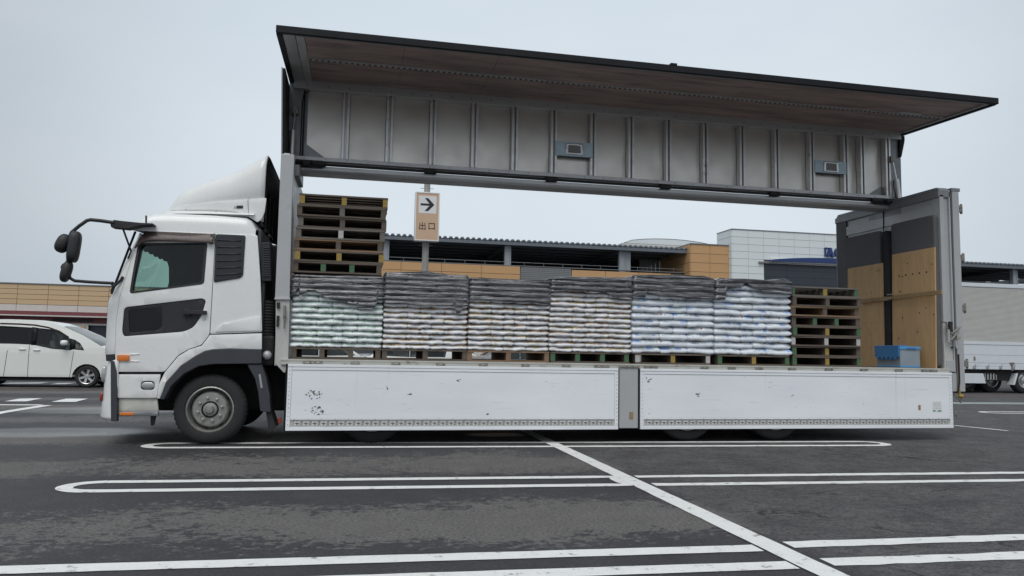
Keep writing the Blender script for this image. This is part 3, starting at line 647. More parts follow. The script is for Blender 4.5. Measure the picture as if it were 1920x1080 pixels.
# ---- mirrors
MY = -.20
mi = empty('mirror', (0,0,0), 0, truck)
def mp_(l, y=MY): return [(S(a, c, y)[0], y, S(a, c, y)[1]) for a, c in l]
b = MB(); b.tube(mp_([(214,417.5),(190,414),(170,412),(163,413.5),(148,424),(134,436),(129,447),(127.5,490),(127,500)]), .021, 8); b.build('upper_arm', 'black_plastic', mi, 50)
b = MB(); b.tube(mp_([(129,515),(132,522),(140,526.5),(165,528.5),(190,530),(211,531)]), .018, 8)
b.tube([mp_([(211,531)])[0], (S(212,535,0)[0], .0, S(212,535,0)[1])], .02, 8); b.tube([(p[0], .03, p[1]) for p in SL([(229,518),(225,525),(212,537),(207,546)])], .016, 8); b.build('lower_arm', 'black_plastic', mi, 50)
b = MB(); q = SL([(208,419),(215,413),(230,415),(265,418.5),(288,419.5),(289,422.5),(262,424),(240,430),(210,427)], -.06)
b.prism(q, -.10, .05); b.tube([(S(231,430,-.05)[0], -.05, S(231,430,-.05)[1]), (S(244,470,0)[0], .04, S(244,470,0)[1]), (S(237,484,0)[0], .06, S(237,484,0)[1])], .013, 6)
b.tube([(S(274,418,-.05)[0], -.05, S(274,418,-.05)[1]), (S(274,404,-.05)[0], -.05, S(274,404,-.05)[1])], .012, 6); b.build('mirror_bracket', 'black_plastic', mi, 40, .008)
def housing(px, py, w_, h_, tilt, d=.10, e=.6, name='mirror_housing'):
    q = S(px, py, MY); b = MB(); b.ellipsoid((0,0,0), (w_, d, h_), 14, 20, e); o = b.build(name, 'black_plastic', mi, 60)
    o.location = (q[0], MY, q[1]); o.rotation_euler = (0, R_(tilt), R_(12)); return o
housing(139, 463, .062, .178, 5, .13, .5); housing(118.5, 456.5, .075, .112, 22, .11, .8); housing(124.5, 509, .055, .125, 12, .10, .75); housing(120, 500, .03, .04, 20, .05, .8)
# ---- engine air intake and kit behind the cab
b = MB(); b.prism(rounded(SL([(488,455),(507,455),(509,528),(490,528)], .1), .02), .06, .34); ai = b.build('air_intake', 'black_plastic', truck, None, .01)
for k in range(13):
    y = 463+k*4.4; b = MB(); b.prism(SL([(494,y),(506,y+.2),(506,y+2.2),(494,y+2)], .055), .040, .062); b.build('intake_slat', 'dark_grey_plastic', ai)
b = MB(); x_ = S(500,600,.2)[0]; b.lathe([(.085+.012*(k % 2), 1.28+.018*k) for k in range(28)], (x_, .24, 0), 'z', 16); b.build('intake_hose', 'chassis_black', truck, 50)
b = MB(); b.box(.44, .70, .10, .40, .95, 1.32); b.box(.5, .68, .5, 2.2, .9, 2.5); b.build('dark_gap_filler', 'chassis_black', truck, None, .03)  # black boxes added to fill the shaded gap behind the cab
b = MB(); q = S(500,666,.02); b.ellipsoid((q[0], .06, q[1]), (.055,.05,.055)); b.build('air_cap', 'body_grey', truck, 50)
# ---- wheels
def wheel(x, y, sgn, dual=False, r=.419):
    wr = empty('wheel', (x, y, r), 0, truck)
    tw = .235
    b = MB(); b.lathe([(.272,.02),(.285,.0),(.31,-.004),(.355,.004),(.385,.014),(.404,.03),(r-.004,.055),(r,.075),(r,tw-.075),(r-.004,tw-.055),(.385,tw-.014),(.31,tw),(.272,tw-.02)], (0,0,0), 'y', 56, sgn=sgn)
    n = 44
    for k in range(n):   # shoulder lugs
        a = 2*math.pi*k/n; ca, sa = math.cos(a), math.sin(a); t = Vector((-sa, 0, ca))*.014
        p = lambda rr, h: Vector((rr*ca, h*sgn, rr*sa))
        b.hexa([p(.400,.026)-t, p(.400,.026)+t, p(.400,.06)+t, p(.400,.06)-t, p(r+.002,.048)-t, p(r+.002,.048)+t, p(r+.002,.08)+t, p(r+.002,.08)-t])
    b.build('tyre', 'rubber', wr, 40)
    b = MB(); b.lathe([(.272,.03),(.275,.008),(.262,.002),(.255,.012),(.250,.05),(.235,.09),(.225,.17)], (0,0,0), 'y', 40, sgn=sgn); b.build('rim', 'wheel_steel', wr, 50)
    d = .09 if dual else 0.
    b = MB(); b.lathe([(.236,.115+d),(.218,.075+d),(.205,.035+d),(.192,.022+d),(.10,.018+d),(.098,.06+d)], (0,0,0), 'y', 40, sgn=sgn); b.build('disc', 'wheel_steel', wr, 40)
    b = MB(); b.lathe([(.10,.03+d),(.092,.012+d),(.09,.04+d)], (0,0,0), 'y', 32, sgn=sgn); b.build('hub_ring', 'chassis_black', wr, 40)
    b = MB(); b.lathe([(.09,.04+d),(.078,.014+d),(.05,.008+d),(.046,-.02+d),(.036,-.03+d),(0,-.032+d)], (0,0,0), 'y', 28, sgn=sgn); b.build('hub_cap', 'wheel_steel', wr, 40)
    for k in range(8):
        a = 2*math.pi*(k+.3)/8; c = (.138*math.cos(a), 0, .138*math.sin(a))
        b = MB(); b.lathe([(0,-.014+d),(.010,-.014+d),(.011,.0+d),(.019,.004+d),(.020,.02+d)], c, 'y', 8, sgn=sgn); b.build('wheel_nut', 'wheel_steel', wr, 30)
        a += .39; c = (.214*math.cos(a), .068*sgn+d*sgn, .214*math.sin(a))
        b = MB(); b.ellipsoid((0,0,0), (.012,.010,.034)); o = b.build('vent_hole', 'hole_dark', wr, 60); o.location = c; o.rotation_euler = (0, -a, 0)
    return wr
for x in (0., 1.92, 6.15, 7.49):
    for near in (True, False):
        wheel(x, .06 if near else W-.06, 1 if near else -1, x > 5)
        if x > 5:
            b = MB(); y = .34 if near else W-.34; b.lathe([(.25,.0),(.39,.0),(.419,.05),(.419,.18),(.39,.23),(.25,.23)], (x, y, .419), 'y', 32, sgn=1 if near else -1); b.build('inner_tyre', 'rubber', truck, 40)
    b = MB(); b.tube([(x,.3,.419),(x,W-.3,.419)], .07, 10); b.build('axle', 'chassis_black', truck)
for y in (.78, 1.63):
    b = MB(); b.box(-.9, 10.3, y, y+.08, .60, .86); b.build('chassis_rail', 'chassis_black', truck)
for k in range(9):
    b = MB(); b.box(.9+k*1.1, .98+k*1.1, .02, W-.02, .86, .975); b.build('cross_member', 'chassis_black', truck)
b = MB(); b.prism(rrect(2.7, 4.6, .30, .84, .1), .12, .68); b.build('fuel_tank', 'chassis_black', truck, 40)  # this and the next boxes: unseen, added in black to darken the underside
b = MB(); b.prism(rrect(2.9, 4.9, .26, .84, .06), 1.75, 2.38); b.build('battery_box', 'chassis_black', truck, 40)
b = MB(); b.box(-.85, .9, .75, 1.75, .35, .95); b.build('engine_block', 'chassis_black', truck, None, .05)
b = MB(); b.box(5.0, 5.75, .2, 2.3, .32, .8); b.build('spare_carrier', 'chassis_black', truck, None, .04)
b = MB(); b.box(8.2, 9.6, .35, 2.1, .38, .8); b.build('tool_box', 'chassis_black', truck, None, .04)
b = MB(); b.tube([at_y(288,779,.08), at_y(286,797,.1)], [.035,.022], 6); b.build('drain_spout', 'rubber', truck, 40)
b = MB(); b.prism(SL([(521,783),(528,783),(528,793),(521,794)], .1), .08, .14); b.build('side_lamp', 'red_lens', truck, None, .004)
b = MB(); b.box(3.93, 4.09, .40, .47, .20, .27); b.tube([(3.99,.43,.25),(3.99,.43,.4)], .02); b.build('drain_plate', 'body_grey', truck, None, .005)
# ------------------------------------------------------------------ cargo body
XB0, XB1 = .70, 10.54; DECK = 1.04
b = MB(); b.box(.86, 10.24, .03, W-.03, .975, DECK); deck = b.build('deck', 'deck_wood', truck)
for side in (0, 1):
    yy = (lambda y: y) if side == 0 else (lambda y: W-y)
    b = MB(); ya, yb = sorted((yy(-.02), yy(.035))); b.box(.80, 10.26, ya, yb, .965, 1.038); b.build('deck_edge_rail', 'deck_rail', truck, None, .006)
    ya, yb = sorted((yy(-.026), yy(-.018))); b = MB(); b.box(.80, 10.26, ya, yb, 1.018, 1.036); b.build('edge_strip', 'deck_rail', truck)
HX = [576,596,666,742,826,906,985,1062,1122,1135,1168,1180,1192,1215,1226,1321,1372,1424,1485,1554,1620,1685,1735,1750]
for px in HX:
    x = S(px, 686, -.04)[0]; b = MB()
    b.tube([(x-.055,-.048,.995),(x+.055,-.048,.995)], .013, 8); b.box(x-.05, x-.02, -.06, -.02, .982, 1.012); b.box(x+.02, x+.05, -.06, -.02, .982, 1.012)
    b.build('gate_hinge', 'hinge_steel', truck, None, .002)
# ---- side gates (folded down)
def gate(x0, x1, near, name='side_gate'):
    s = 1 if near else -1; y = -.055 if near else W+.055
    z0, z1 = .178, .978; rt = empty(name, (0,0,0), 0, truck)
    def bx(nm, mat, xa, xb, ya, yb, za, zb, bev=.003):
        b = MB(); a, c = sorted((y-s*ya, y-s*yb)); b.box(xa, xb, a, c, za, zb); return b.build(nm, mat, rt, None, bev)
    bx('gate_panel', 'gate_white', x0+.05, x1-.05, -.02, .010, .325, .905)
    bx('gate_top_rail', 'gate_white', x0, x1, -.02, .022, .945, z1); bx('gate_groove_rail', 'gate_white', x0+.05, x1-.05, -.018, .017, .907, .943)
    bx('gate_bottom_rail', 'gate_white', x0, x1, -.02, .018, z0, .222); bx('gate_bar', 'post_worn', x0+.05, x1-.05, -.02, .002, .224, .305)
    bx('gate_lip', 'gate_white', x0+.05, x1-.05, -.02, .014, .307, .323)
    bx('gate_end_frame', 'gate_white', x0, x0+.048, -.02, .016, .224, .943); bx('gate_end_frame', 'gate_white', x1-.048, x1, -.02, .016, .224, .943)
    if not near: return
    bx('gate_seal', 'seal', x0-.025, x0-.002, -.02, .0, z0-.01, z1); bx('gate_seal', 'seal', x1+.002, x1+.02, -.02, .0, z0, z1)
    # lashing slots along the bottom bar: bracket, cross, bracket
    n = int(round((x1-x0-.16)/.103)); b = MB(); hb = MB()
    for k in range(n):
        x = x0+.08+(x1-x0-.16)*(k+.5)/n; yf = y-.002*s
        for (a, c, e, f) in ((-.021,.021,.258,.272), (-.007,.007,.240,.290), (-.050,-.043,.238,.292), (.043,.050,.238,.292), (-.043,-.034,.284,.292), (.034,.043,.238,.246)):
            b.box(x+a, x+c, yf-.0015, yf+.004, e, f)
        hb.box(x-.028, x+.028, yf-.004, yf-.0002, .274, .281); hb.box(x-.028, x-.010, yf-.004, yf-.0002, .246, .252)
    stuff(b.build('slot_row', 'slot_dark', rt)); stuff(hb.build('slot_lip_row', 'gate_white', rt))
    b = MB(); m = 26     # rivets up both end frames and along the bar
    for xe in (x0+.024, x1-.024):
        for k in range(14): b.lathe([(0,-.003),(.005,-.002),(.006,.002)], (xe, y-.0165, .25+.05*k), 'y', 6)
    for k in range(int((x1-x0)/.16)): b.lathe([(0,-.003),(.004,-.002),(.005,.002)], (x0+.1+.16*k, y-.0145, .315), 'y', 6)
    stuff(b.build('rivet_row', 'slot_dark', rt))
    return rt
gate(.89, 5.105, False); gate(5.415, 10.25, False); gA = gate(.89, 5.105, True); g1 = gate(5.415, 10.25, True)
gy = -.0665
q = at_y(1757, 762, gy); b = MB(); b.box(q.x-.075, q.x+.075, gy-.0012, gy+.0005, q.z-.075, q.z+.075); sk = b.build('sticker', 'sign_white', g1)
c0 = q
b = MB(); b.box(q.x-.07, q.x-.03, gy-.002, gy-.0005, q.z-.073, q.z-.052); b.box(q.x+.01, q.x+.072, gy-.002, gy-.0005, q.z-.073, q.z-.055); b.build('sticker_print', 'line_green', g1)
b = MB()
for r_ in range(5):
    for k in range(7):
        if random.random() < .7: b.box(q.x-.06+k*.017, q.x-.06+k*.017+random.uniform(.006,.014), gy-.002, gy-.0005, q.z+.045-r_*.02, q.z+.05-r_*.02)
b.build('sticker_print', 'grey_rib', g1)
q = at_y(1724, 764, gy); b = MB(); b.box(q.x-.02, q.x+.02, gy-.0012, gy+.0005, q.z-.035, q.z+.035); b.build('old_sticker', 'strap_tan', g1)
# scraped patches in the gate paint
for (px, py, r0, n) in ((590,738,.10,26),(596,769,.08,22),(860,714,.025,4),(726,727,.03,5),(768,739,.02,4),(1308,740,.04,8),(915,777,.018,3),(1215,712,.05,8),(1485,742,.02,3)):
    q = at_y(px, py, gy); b = MB()
    for k in range(n):
        a, rr = random.uniform(0, 6.28), r0*random.random()**.7; x, z = q.x+rr*math.cos(a), q.z+rr*.7*math.sin(a); l, h = random.uniform(.006,.02), random.uniform(.003,.010); t = random.uniform(-.8,.8)
        pts = [(x-l,z-h*.3),(x+l*.2,z-h+l*t*.3),(x+l,z+h*.2+l*t),(x-l*.1,z+h)]
        b.add([(u, gy-.0008-.0001*k*.3, v) for u, v in pts], [(0,1,2,3)])
    stuff(b.build('paint_scrape', 'scuff', g1 if px > 1180 else gA))
b = MB(); b.box(5.125, 5.395, -.045, .03, .19, 1.0); gp = b.build('gate_post', 'body_grey', truck, None, .006)
q = at_y(1184, 779, -.047); b = MB(); b.box(q.x-.03, q.x+.025, -.0475, -.045, q.z-.05, q.z+.045); b.build('rust_patch', 'strap_tan', gp)
# ---- front wall and posts
b = MB(); b.box(.72, .80, .03, W-.03, .95, 3.60); b.build('front_wall', 'body_grey', truck, None, .01)
for near in (True, False):
    ya, yb = (0, .12) if near else (W-.12, W)
    b = MB(); b.prism(SL([(527,288),(552.5,290),(548,360),(543,560),(515.5,560)]), ya, yb); po = b.build('front_post', 'body_grey', truck, None, .008)
    b = MB(); b.prism(SL([(517,562),(543,562),(540,690),(533,700),(516,682)]), ya+.006, yb-.01); b.build('post_foot', 'post_worn', po, None, .006)
    b = MB(); b.prism(SL([(515,558.5),(544,558.5),(544,562),(515,562)]), ya-.02, yb); b.build('post_ledge', 'body_grey', po, None, .003)
    if near:
        b = MB(); b.prism(SL([(519,567),(525,567),(525,578),(519,578)]), -.03, .01); b.build('post_latch', 'chassis_black', po, None, .006); b = MB(); b.prism(SL([(519,592),(524,592),(523,612),(518,612)]), -.028, .01); b.build('post_latch', 'chassis_black', po, None, .006)
        b = MB(); b.prism(SL([(532,572),(536,572),(537,598),(531,598)]), -.03, .01); b.tube([at_y(534,576,-.04), at_y(534,592,-.045), at_y(533,616,-.03)], .012, 6); b.build('post_lever', 'hinge_steel', po, None, .004)
# ---- near wing: roof half standing upright, side half overhead
PY = 1.16
wing = empty('raised_wing', (0,0,0), 0, truck)
b = MB(); b.box(.70, 10.45, PY, PY+.03, 3.80, 4.86); b.build('roof_skin', 'body_grey_dark', wing)
ribs = [1.445,2.055,2.675,3.285,3.885,4.48,5.095,5.70,6.31,6.925,7.55,8.155,8.775,9.39,9.70,10.17]
edges = [.86]+ribs
for a, c in zip(edges[:-1], edges[1:]):
    if c-a < .2: continue
    b = MB(); w2 = .055
    b.grid(lambda i, j, a=a, c=c: (a+w2+(c-a-2*w2)*i/5, PY-.006+.006*math.sin(2.3*i+a*3)*math.sin(1.4*j+a), 3.83+.96*j/6), 6, 7)
    b.build('roof_sheet', 'alu_panel', wing, 60)
for x in ribs:
    b = MB(); b.box(x-.048, x-.014, PY-.12, PY, 3.83, 4.79); b.box(x-.014, x+.014, PY-.05, PY, 3.83, 4.79); b.box(x+.014, x+.048, PY-.12, PY, 3.83, 4.79)
    b.build('roof_rib', 'alu_rib', wing, None, .003)
b = MB(); b.box(.72, 10.42, PY-.13, PY, 4.79, 4.93); b.build('corner_beam', 'alu_rail', wing, None, .006)
b = MB(); b.box(.72, 10.42, PY-.125, PY, 3.775, 3.83); b.box(.72, 10.42, PY-.055, PY-.005, 3.74, 3.775); b.build('lower_beam', 'alu_rail', wing, None, .004)
b = MB(); b.prism([(.88,3.83),(1.2,3.83),(.88,4.05)], PY-.03, PY-.012); b.build('corner_gusset', 'body_grey_dark', wing)
b = MB(); b.prism([(10.10,3.83),(9.84,3.83),(10.10,4.0)], PY-.03, PY-.012); b.build('corner_gusset', 'body_grey_dark', wing)
b = MB()
for k in range(33): b.lathe([(0,-.004),(.008,-.003),(.009,.003)], (.9+.29*k, PY-.132, 4.845), 'y', 6); b.lathe([(0,-.004),(.006,-.003),(.007,.003)], (.9+.29*k, PY-.127, 3.80), 'y', 6)
stuff(b.build('rivet_row', 'seal', wing))
for x0, x1 in ((.655,.86),(10.22,10.45)):
    b = MB(); b.box(x0, x1, PY-.07, PY, 3.72, 4.92); b.build('end_post', 'body_grey_dark', wing, None, .006)
b = MB(); b.box(.86, .875, PY-.085, PY-.03, 3.80, 4.78); b.tube([(.84,PY-.09,3.8),(.84,PY-.09,4.6),(.86,PY-.1,4.72),(.93,PY-.1,4.77)], .008, 6); b.build('end_cable', 'seal', wing)
b = MB(); b.prism([(.615,4.84),(.655,4.84),(.70,3.60),(.66,3.60)], .45, PY); b.prism([(.615,4.84),(.74,4.84),(.74,3.60),(.66,3.60)], PY+.001, PY+.03); b.build('end_plate', 'seal', wing); b = MB(); b.prism([(.608,4.84),(.625,4.84),(.672,3.60),(.655,3.60)], .42, .448); b.build('end_plate_lip', 'body_grey_dark', wing)
for (x0, x1, z0, z1) in ((4.50,5.08,4.10,4.32),(8.81,9.38,4.13,4.335)):
    xm = (x0+x1)/2+.0; zm = (z0+z1)/2; b = MB(); b.box(x0, x1, PY-.135, PY-.122, z0, z1); lp = b.build('lamp_plate', 'zinc', wing, None, .003)
    fo = rrect(xm-.13, xm+.13, zm-.085, zm+.085, .012, 2); fi = rrect(xm-.095, xm+.095, zm-.055, zm+.055, .008, 2)
    o = sheet_obj('lamp_frame', 'bright_steel', wing, fo, [fi], .02, 0, lambda x, z: PY-.15, bevel=.004)
    b = MB(); b.box(xm-.10, xm+.10, PY-.141, PY-.1355, zm-.06, zm+.06); b.build('lamp_pane', 'pane_dull', wing)
# side half: a tray seen from below, lining boards inside a metal frame
SY0, SY1, SZ0, SZ1 = -.80, 1.16, 4.815, 4.90
def sz(y): return SZ0+(SZ1-SZ0)*(y-SY0)/(SY1-SY0)
def slab(nm, mat, xa, xb, ya, yb, dz0, dz1, parent, bev=.003):
    b = MB(); b.hexa([(xa,ya,sz(ya)+dz0),(xb,ya,sz(ya)+dz0),(xb,yb,sz(yb)+dz0),(xa,yb,sz(yb)+dz0),(xa,ya,sz(ya)+dz1),(xb,ya,sz(ya)+dz1),(xb,yb,sz(yb)+dz1),(xa,yb,sz(yb)+dz1)])
    return b.build(nm, mat, parent, None, bev)
slab('side_skin', 'seal', .66, 10.50, SY0+.02, SY1, .045, .075, wing)
nb = 8
for k in range(nb):
    for (ya, yb) in ((-.68,.055),(.135,1.10)):
        xa = .97+(10.40-.97)*k/nb; xb = .97+(10.40-.97)*(k+1)/nb-.004
        slab('lining_board', 'ply_lining', xa, xb, ya, yb, .018, .04, wing, .001)
slab('edge_trim', 'seal', .655, 10.52, SY0, SY0+.05, -.015, .075, wing, .008); slab('edge_frame', 'body_grey_dark', .72, 10.44, SY0+.05, -.685, -.002, .044, wing)
slab('end_trim', 'seal', .655, .72, SY0+.05, SY1-.02, -.02, .075, wing); slab('end_frame', 'alu_rail', .72, .86, -.70, 1.07, -.004, .044, wing); slab('end_strip', 'lash_rail', .865, .965, -.69, 1.07, .006, .04, wing)
slab('end_frame', 'alu_rail', 10.40, 10.46, -.70, 1.07, -.004, .044, wing); slab('end_trim', 'seal', 10.46, 10.52, SY0+.05, SY1-.02, -.02, .075, wing)
slab('lash_strip', 'lash_rail', .93, 10.38, .06, .13, .0, .03, wing)
b = MB()
for k in range(126):
    x = .98+.0745*k; b.box(x, x+.03, .078, .112, sz(.095)-.0035, sz(.095)+.01)
stuff(b.build('lash_hole_row', 'hole_dark', wing))
b = MB(); q = sz(.02); b.box(9.55, 9.95, .0, .05, q+.004, q+.016); b.build('tape', 'body_grey', wing)
b = MB(); b.box(5.53, 5.62, SY0-.005, SY0+.1, sz(SY0)+.07, sz(SY0)+.1); b.build('wing_latch', 'seal', wing, None, .006)
b = MB(); b.prismx([(1.12,4.78),(1.18,4.95),(1.05,4.97)], 10.38, 10.46); b.prism([(10.40,4.50),(10.43,4.50),(10.50,4.78),(10.50,4.86),(10.40,4.86)], 1.05, 1.12); b.build('corner_brace', 'seal', wing)
# far wing, raised likewise on the other side
fw = empty('far_wing', (0,0,0), 0, truck)
b = MB(); b.box(.70, 10.45, W-PY+.0, W-PY+.03, 3.80, 4.80); b.build('roof_skin', 'body_grey_dark', fw)
b = MB(); b.box(.70, 10.45, W-PY+.03, 3.05, 4.70, 4.76); b.build('side_skin', 'body_grey_dark', fw)
# roof girder with hinge blocks
b = MB(); b.box(.70, 10.42, 1.09, 1.40, 3.655, 3.715); b.prismx([(1.075,3.655),(1.10,3.62),(1.39,3.62),(1.41,3.655)], .72, 10.40); rg = b.build('roof_girder', 'alu_rail', truck, None, .006)
b = MB(); b.tube([(.74,1.075,3.735),(10.38,1.075,3.735)], .02, 8); b.build('hinge_shaft', 'chassis_black', rg)
for px in (598, 806, 1033, 1246, 1450, 1640):
    x = at_y(px, 340, 1.08).x; b = MB(); b.box(x-.075, x+.075, 1.03, 1.10, 3.70, 3.775); b.tube([(x-.09,1.045,3.735),(x+.09,1.045,3.735)], .035, 8); b.build('hinge_block', 'chassis_black', rg, None, .006)
for xa, xb in ((.72,1.15),(9.9,10.40)):
    b = MB(); b.tube([(xa,1.05,3.76),(xb,1.05,3.76)], .028, 8); b.tube([(xa,1.06,3.70),(xb,1.06,3.70)], .02, 8); b.tube([((xa+xb)/2-.05,1.05,3.73),((xa+xb)/2+.05,1.05,3.73)], .05, 8); b.build('hydraulic_link', 'chassis_black', rg)
# hydraulic rams
def ram(p0, p1, p2, xf):
    rt = empty('hydraulic_ram', (0,0,0), 0, truck)
    b = MB(); b.tube([p1, p2], .038, 12); b.build('cylinder', 'alu_rib', rt, 40)
    b = MB(); b.tube([p0, p1], .014, 10); b.build('rod', 'bright_steel', rt, 40)
    b = MB(); b.box(p0[0]-.04, p0[0]+.04, p0[1]-.02, p0[1]+.13, p0[2]-.05, p0[2]+.05); b.build('clevis', 'hinge_steel', rt, None, .006)
    b = MB(); v = Vector(p1); u = Vector(p2); b.tube([v+Vector((-.05,0,-.02)), v+Vector((-.07,-.01,-.1)), u+Vector((-.06,0,.12)), u+Vector((-.03,0,.02))], .008, 6); b.build('hose', 'seal', rt)
ram((.755,1.02,4.46),(.735,1.0,4.17),(.73,.98,3.60),1); ram((10.23,1.02,4.44),(10.28,1.0,4.10),(10.33,.98,3.58),-1)
b = MB(); b.box(.68, .86, .85, 1.6, 3.50, 3.66); b.build('ram_seat', 'body_grey_dark', truck, None, .01)
b = MB(); b.box(10.2, 10.42, .85, 1.6, 3.45, 3.66); b.build('ram_seat', 'body_grey_dark', truck, None, .01)
# ---- rear frame and doors
rf = empty('rear_frame', (0,0,0), 0, truck)
for near in (True, False):
    m = (lambda y: y) if near else (lambda y: W-y)
    def bx(nm, mat, xa, xb, y0, y1, z0, z1, bev=.006):
        a, c = sorted((m(y0), m(y1))); b = MB(); b.box(xa, xb, a, c, z0, z1); return b.build(nm, mat, rf, None, bev)
    bx('rear_post', 'body_grey', 10.20, 10.27, 0., .16, 1.72, 3.64); bx('rear_post', 'body_grey', 10.27, 10.36, .03, .16, 1.72, 3.64); bx('rear_post', 'body_grey', 10.36, 10.385, 0., .16, .98, 3.72)
    bx('door_edge', 'body_grey', 10.42, 10.535, -.004, .14, .70, 3.74); bx('door_gap', 'seal', 10.386, 10.42, .03, .14, .95, 3.70)
    bx('post_foot', 'post_worn', 10.205, 10.355, .012, .16, .985, 1.718); bx('post_plate', 'body_grey', 10.23, 10.37, .002, .012, .99, 1.16); bx('post_shoe', 'body_grey', 10.27, 10.40, .006, .15, .70, .97)
b = MB(); b.box(10.18, 10.395, 0., W, 3.60, 3.70); b.prismx([(0.,3.70),(W,3.70),(W-.06,3.76),(.06,3.76)], 10.20, 10.39); b.build('header', 'body_grey_dark', rf, None, .01)
b = MB(); b.box(10.405, 10.56, -.01, W, 3.70, 3.755); b.build('header_cap', 'body_grey_dark', rf, None, .01)
b = MB(); b.box(10.22, 10.26, .16, W-.16, 1.04, 3.60); b.build('rear_door_lining', 'body_grey', rf)
b = MB(); b.box(10.195, 10.218, 2.19, W-.02, 1.04, 3.6); b.build('far_jamb', 'dark_grey_plastic', rf)
b = MB(); b.box(10.196, 10.215, .17, W-.15, 3.34, 3.50); b.build('door_rail', 'body_grey', rf, None, .004)
b = MB(); b.tube([(10.19,1.22,3.15),(10.19,1.22,3.62)], .008, 6); b.build('pull_cord', 'seal', rf)
for px, py in ((1801,392),(1805,484),(1808,578),(1812,682)):
    q = at_y(px, py, .05); b = MB(); b.tube([(q.x+.01,.05,q.z-.075),(q.x+.01,.05,q.z+.075)], .018, 8); b.box(q.x-.05, q.x+.01, .02, .08, q.z-.05, q.z+.05); b.build('door_hinge', 'hinge_steel', rf, None, .003)
lk = empty('gate_lock', (0,0,0), 0, truck)
def lt(l, r, y, nm, mat='hinge_steel'): b = MB(); b.tube([at_y(a, c, y) for a, c in l], r, 8); b.build(nm, mat, lk, 40)
lt([(1782,603),(1782,622)], .03, -.03, 'lock_knob', 'chassis_black'); lt([(1775,606),(1776,622),(1783,626),(1792,620),(1800,613)], .016, -.04, 'lock_arm'); lt([(1778,618),(1779,641)], .018, -.05, 'lock_tongue', 'body_grey')
lt([(1783,638),(1790,630),(1795,622)], .016, -.05, 'lock_arm'); lt([(1788,633),(1793,637),(1800,633)], .014, -.06, 'lock_arm'); lt([(1791,636),(1794,653)], .016, -.05, 'lock_tongue', 'body_grey'); lt([(1784,651.5),(1787,651.5)], .014, -.01, 'lock_pin', 'chassis_black')
lt([(1797,664),(1799,715),(1797,733)], .012, -.015, 'seal_strip', 'hole_dark')
q = at_y(1802, 743, -.01); b = MB(); b.ellipsoid((q.x, -.01, q.z), (.042,.035,.034)); b.tube([(q.x-.02,0,q.z+.1),(q.x-.01,0,q.z+.02)], .016, 8); b.build('hook_body', 'end_yellow', lk, 50)
b = MB(); b.lathe([(.012,0),(.026,-.008),(.026,.008),(.012,0)], (q.x, -.01, q.z-.07), 'y', 14); b.tube([at_y(1786,735,-.01), at_y(1790,742,-.01), at_y(1799,750,-.01)], .006, 6); b.build('hook_ring', 'hinge_steel', lk, 50)
q = at_y(1790, 779, -.06); b = MB(); b.tube([(10.255,-.05,q.z+.04),(q.x+.03,-.05,q.z+.04),(q.x+.045,-.05,q.z-.03)], .008, 6); b.tube([(10.255,-.05,q.z-.02),(q.x+.02,-.05,q.z-.02),(q.x+.02,-.05,q.z+.03)], .008, 6); b.build('gate_hook', 'hinge_steel', lk)
# ------------------------------------------------------------------ pallets
PH = .1425
def board_mesh(x0, x1, y0, y1, z0, z1, mats, endmi=0):
    b = MB(); b.box(x0, x1, y0, y1, z0, z1)
    if endmi: b.mi[2] = 1; b.mi[4] = 1
    me = b.mesh('timber', mats); return me
PAL = {}
def pallet(loc, rz, wood, ends, label, group, seed):
    """1.1 m stringer pallet; front edge at local y = 0"""
    rnd = random.Random(seed); rt = tag(empty('wooden_pallet', loc, rz), label, 'pallet', group)
    def inst(nm, key, *a, **k):
        if key not in PAL: PAL[key] = board_mesh(*a, **k)
        o = bpy.data.objects.new(nm, PAL[key]); COL.objects.link(o); o.parent = rt; return o
    w2 = .55
    for k in range(7):
        o = inst('deck_board', ('t', wood), -w2, w2, 0, .115, PH-.021, PH, [MATS[wood]]); o.location = (rnd.uniform(-.006,.006), k*.1642, rnd.uniform(-.002,0))
    for k in range(4):
        o = inst('bottom_board', ('b', wood), -w2, w2, 0, .115, 0, .021, [MATS[wood]]); o.location = (rnd.uniform(-.006,.006), k*.328, 0)
    n = len(ends); sw = .062
    for k, e in enumerate(ends):
        o = inst('stringer', ('s', wood, e), -sw/2, sw/2, .006, 1.094, .021, PH-.021, [MATS[wood], MATS[e]], 1)
        o.location = (-w2+sw/2+.004+(2*w2-sw-.008)*k/(n-1)+rnd.uniform(-.006,.006), rnd.uniform(-.004,.002), 0)
    return rt
Wb, Wg, Wo, G, Y_, Wh = 'wood_brown', 'wood_grey', 'wood_orange', 'end_green', 'end_yellow', 'end_white'
BZ = DECK+PH        # bags start here
T1 = 2.112          # tall pallet pile stands on the first bag stack
tall = [(Wb,[Wb,G,G,Wb],'brown pallet with two green inner block ends, lowest of the pile on the green-printed sacks'),
        (Wb,[Y_,Y_,Y_],'pallet with three yellow block ends, second from bottom of the pile on the sacks'),
        (Wo,[Wb,Wb,Wb],'brown pallet just above the lower yellow-ended one in the pile on the sacks'),
        (Wg,[Wg,Wh,Wg],'grey weathered pallet with pale middle block, in the middle of the pile on the sacks'),
        (Wb,[Wg,Wb,Wb],'dark brown pallet third from the top of the pile on the sacks'),
        (Wb,[Wb,Wg,Wb],'dark brown pallet directly beneath the top one of the pile on the sacks'),
        (Wb,[Y_,Y_,Y_],'brown pallet with three yellow block ends, topmost of the pile on the sacks')]
for k, (wd, e, lb) in enumerate(tall):
    pallet((1.428+.012*math.sin(k*2.1)+.008*k, .06+.01*math.sin(k*3.3), T1+k*PH), R_(.8*math.sin(k*1.7)), wd, e, lb, 'pallets piled on the first sack stack', k)
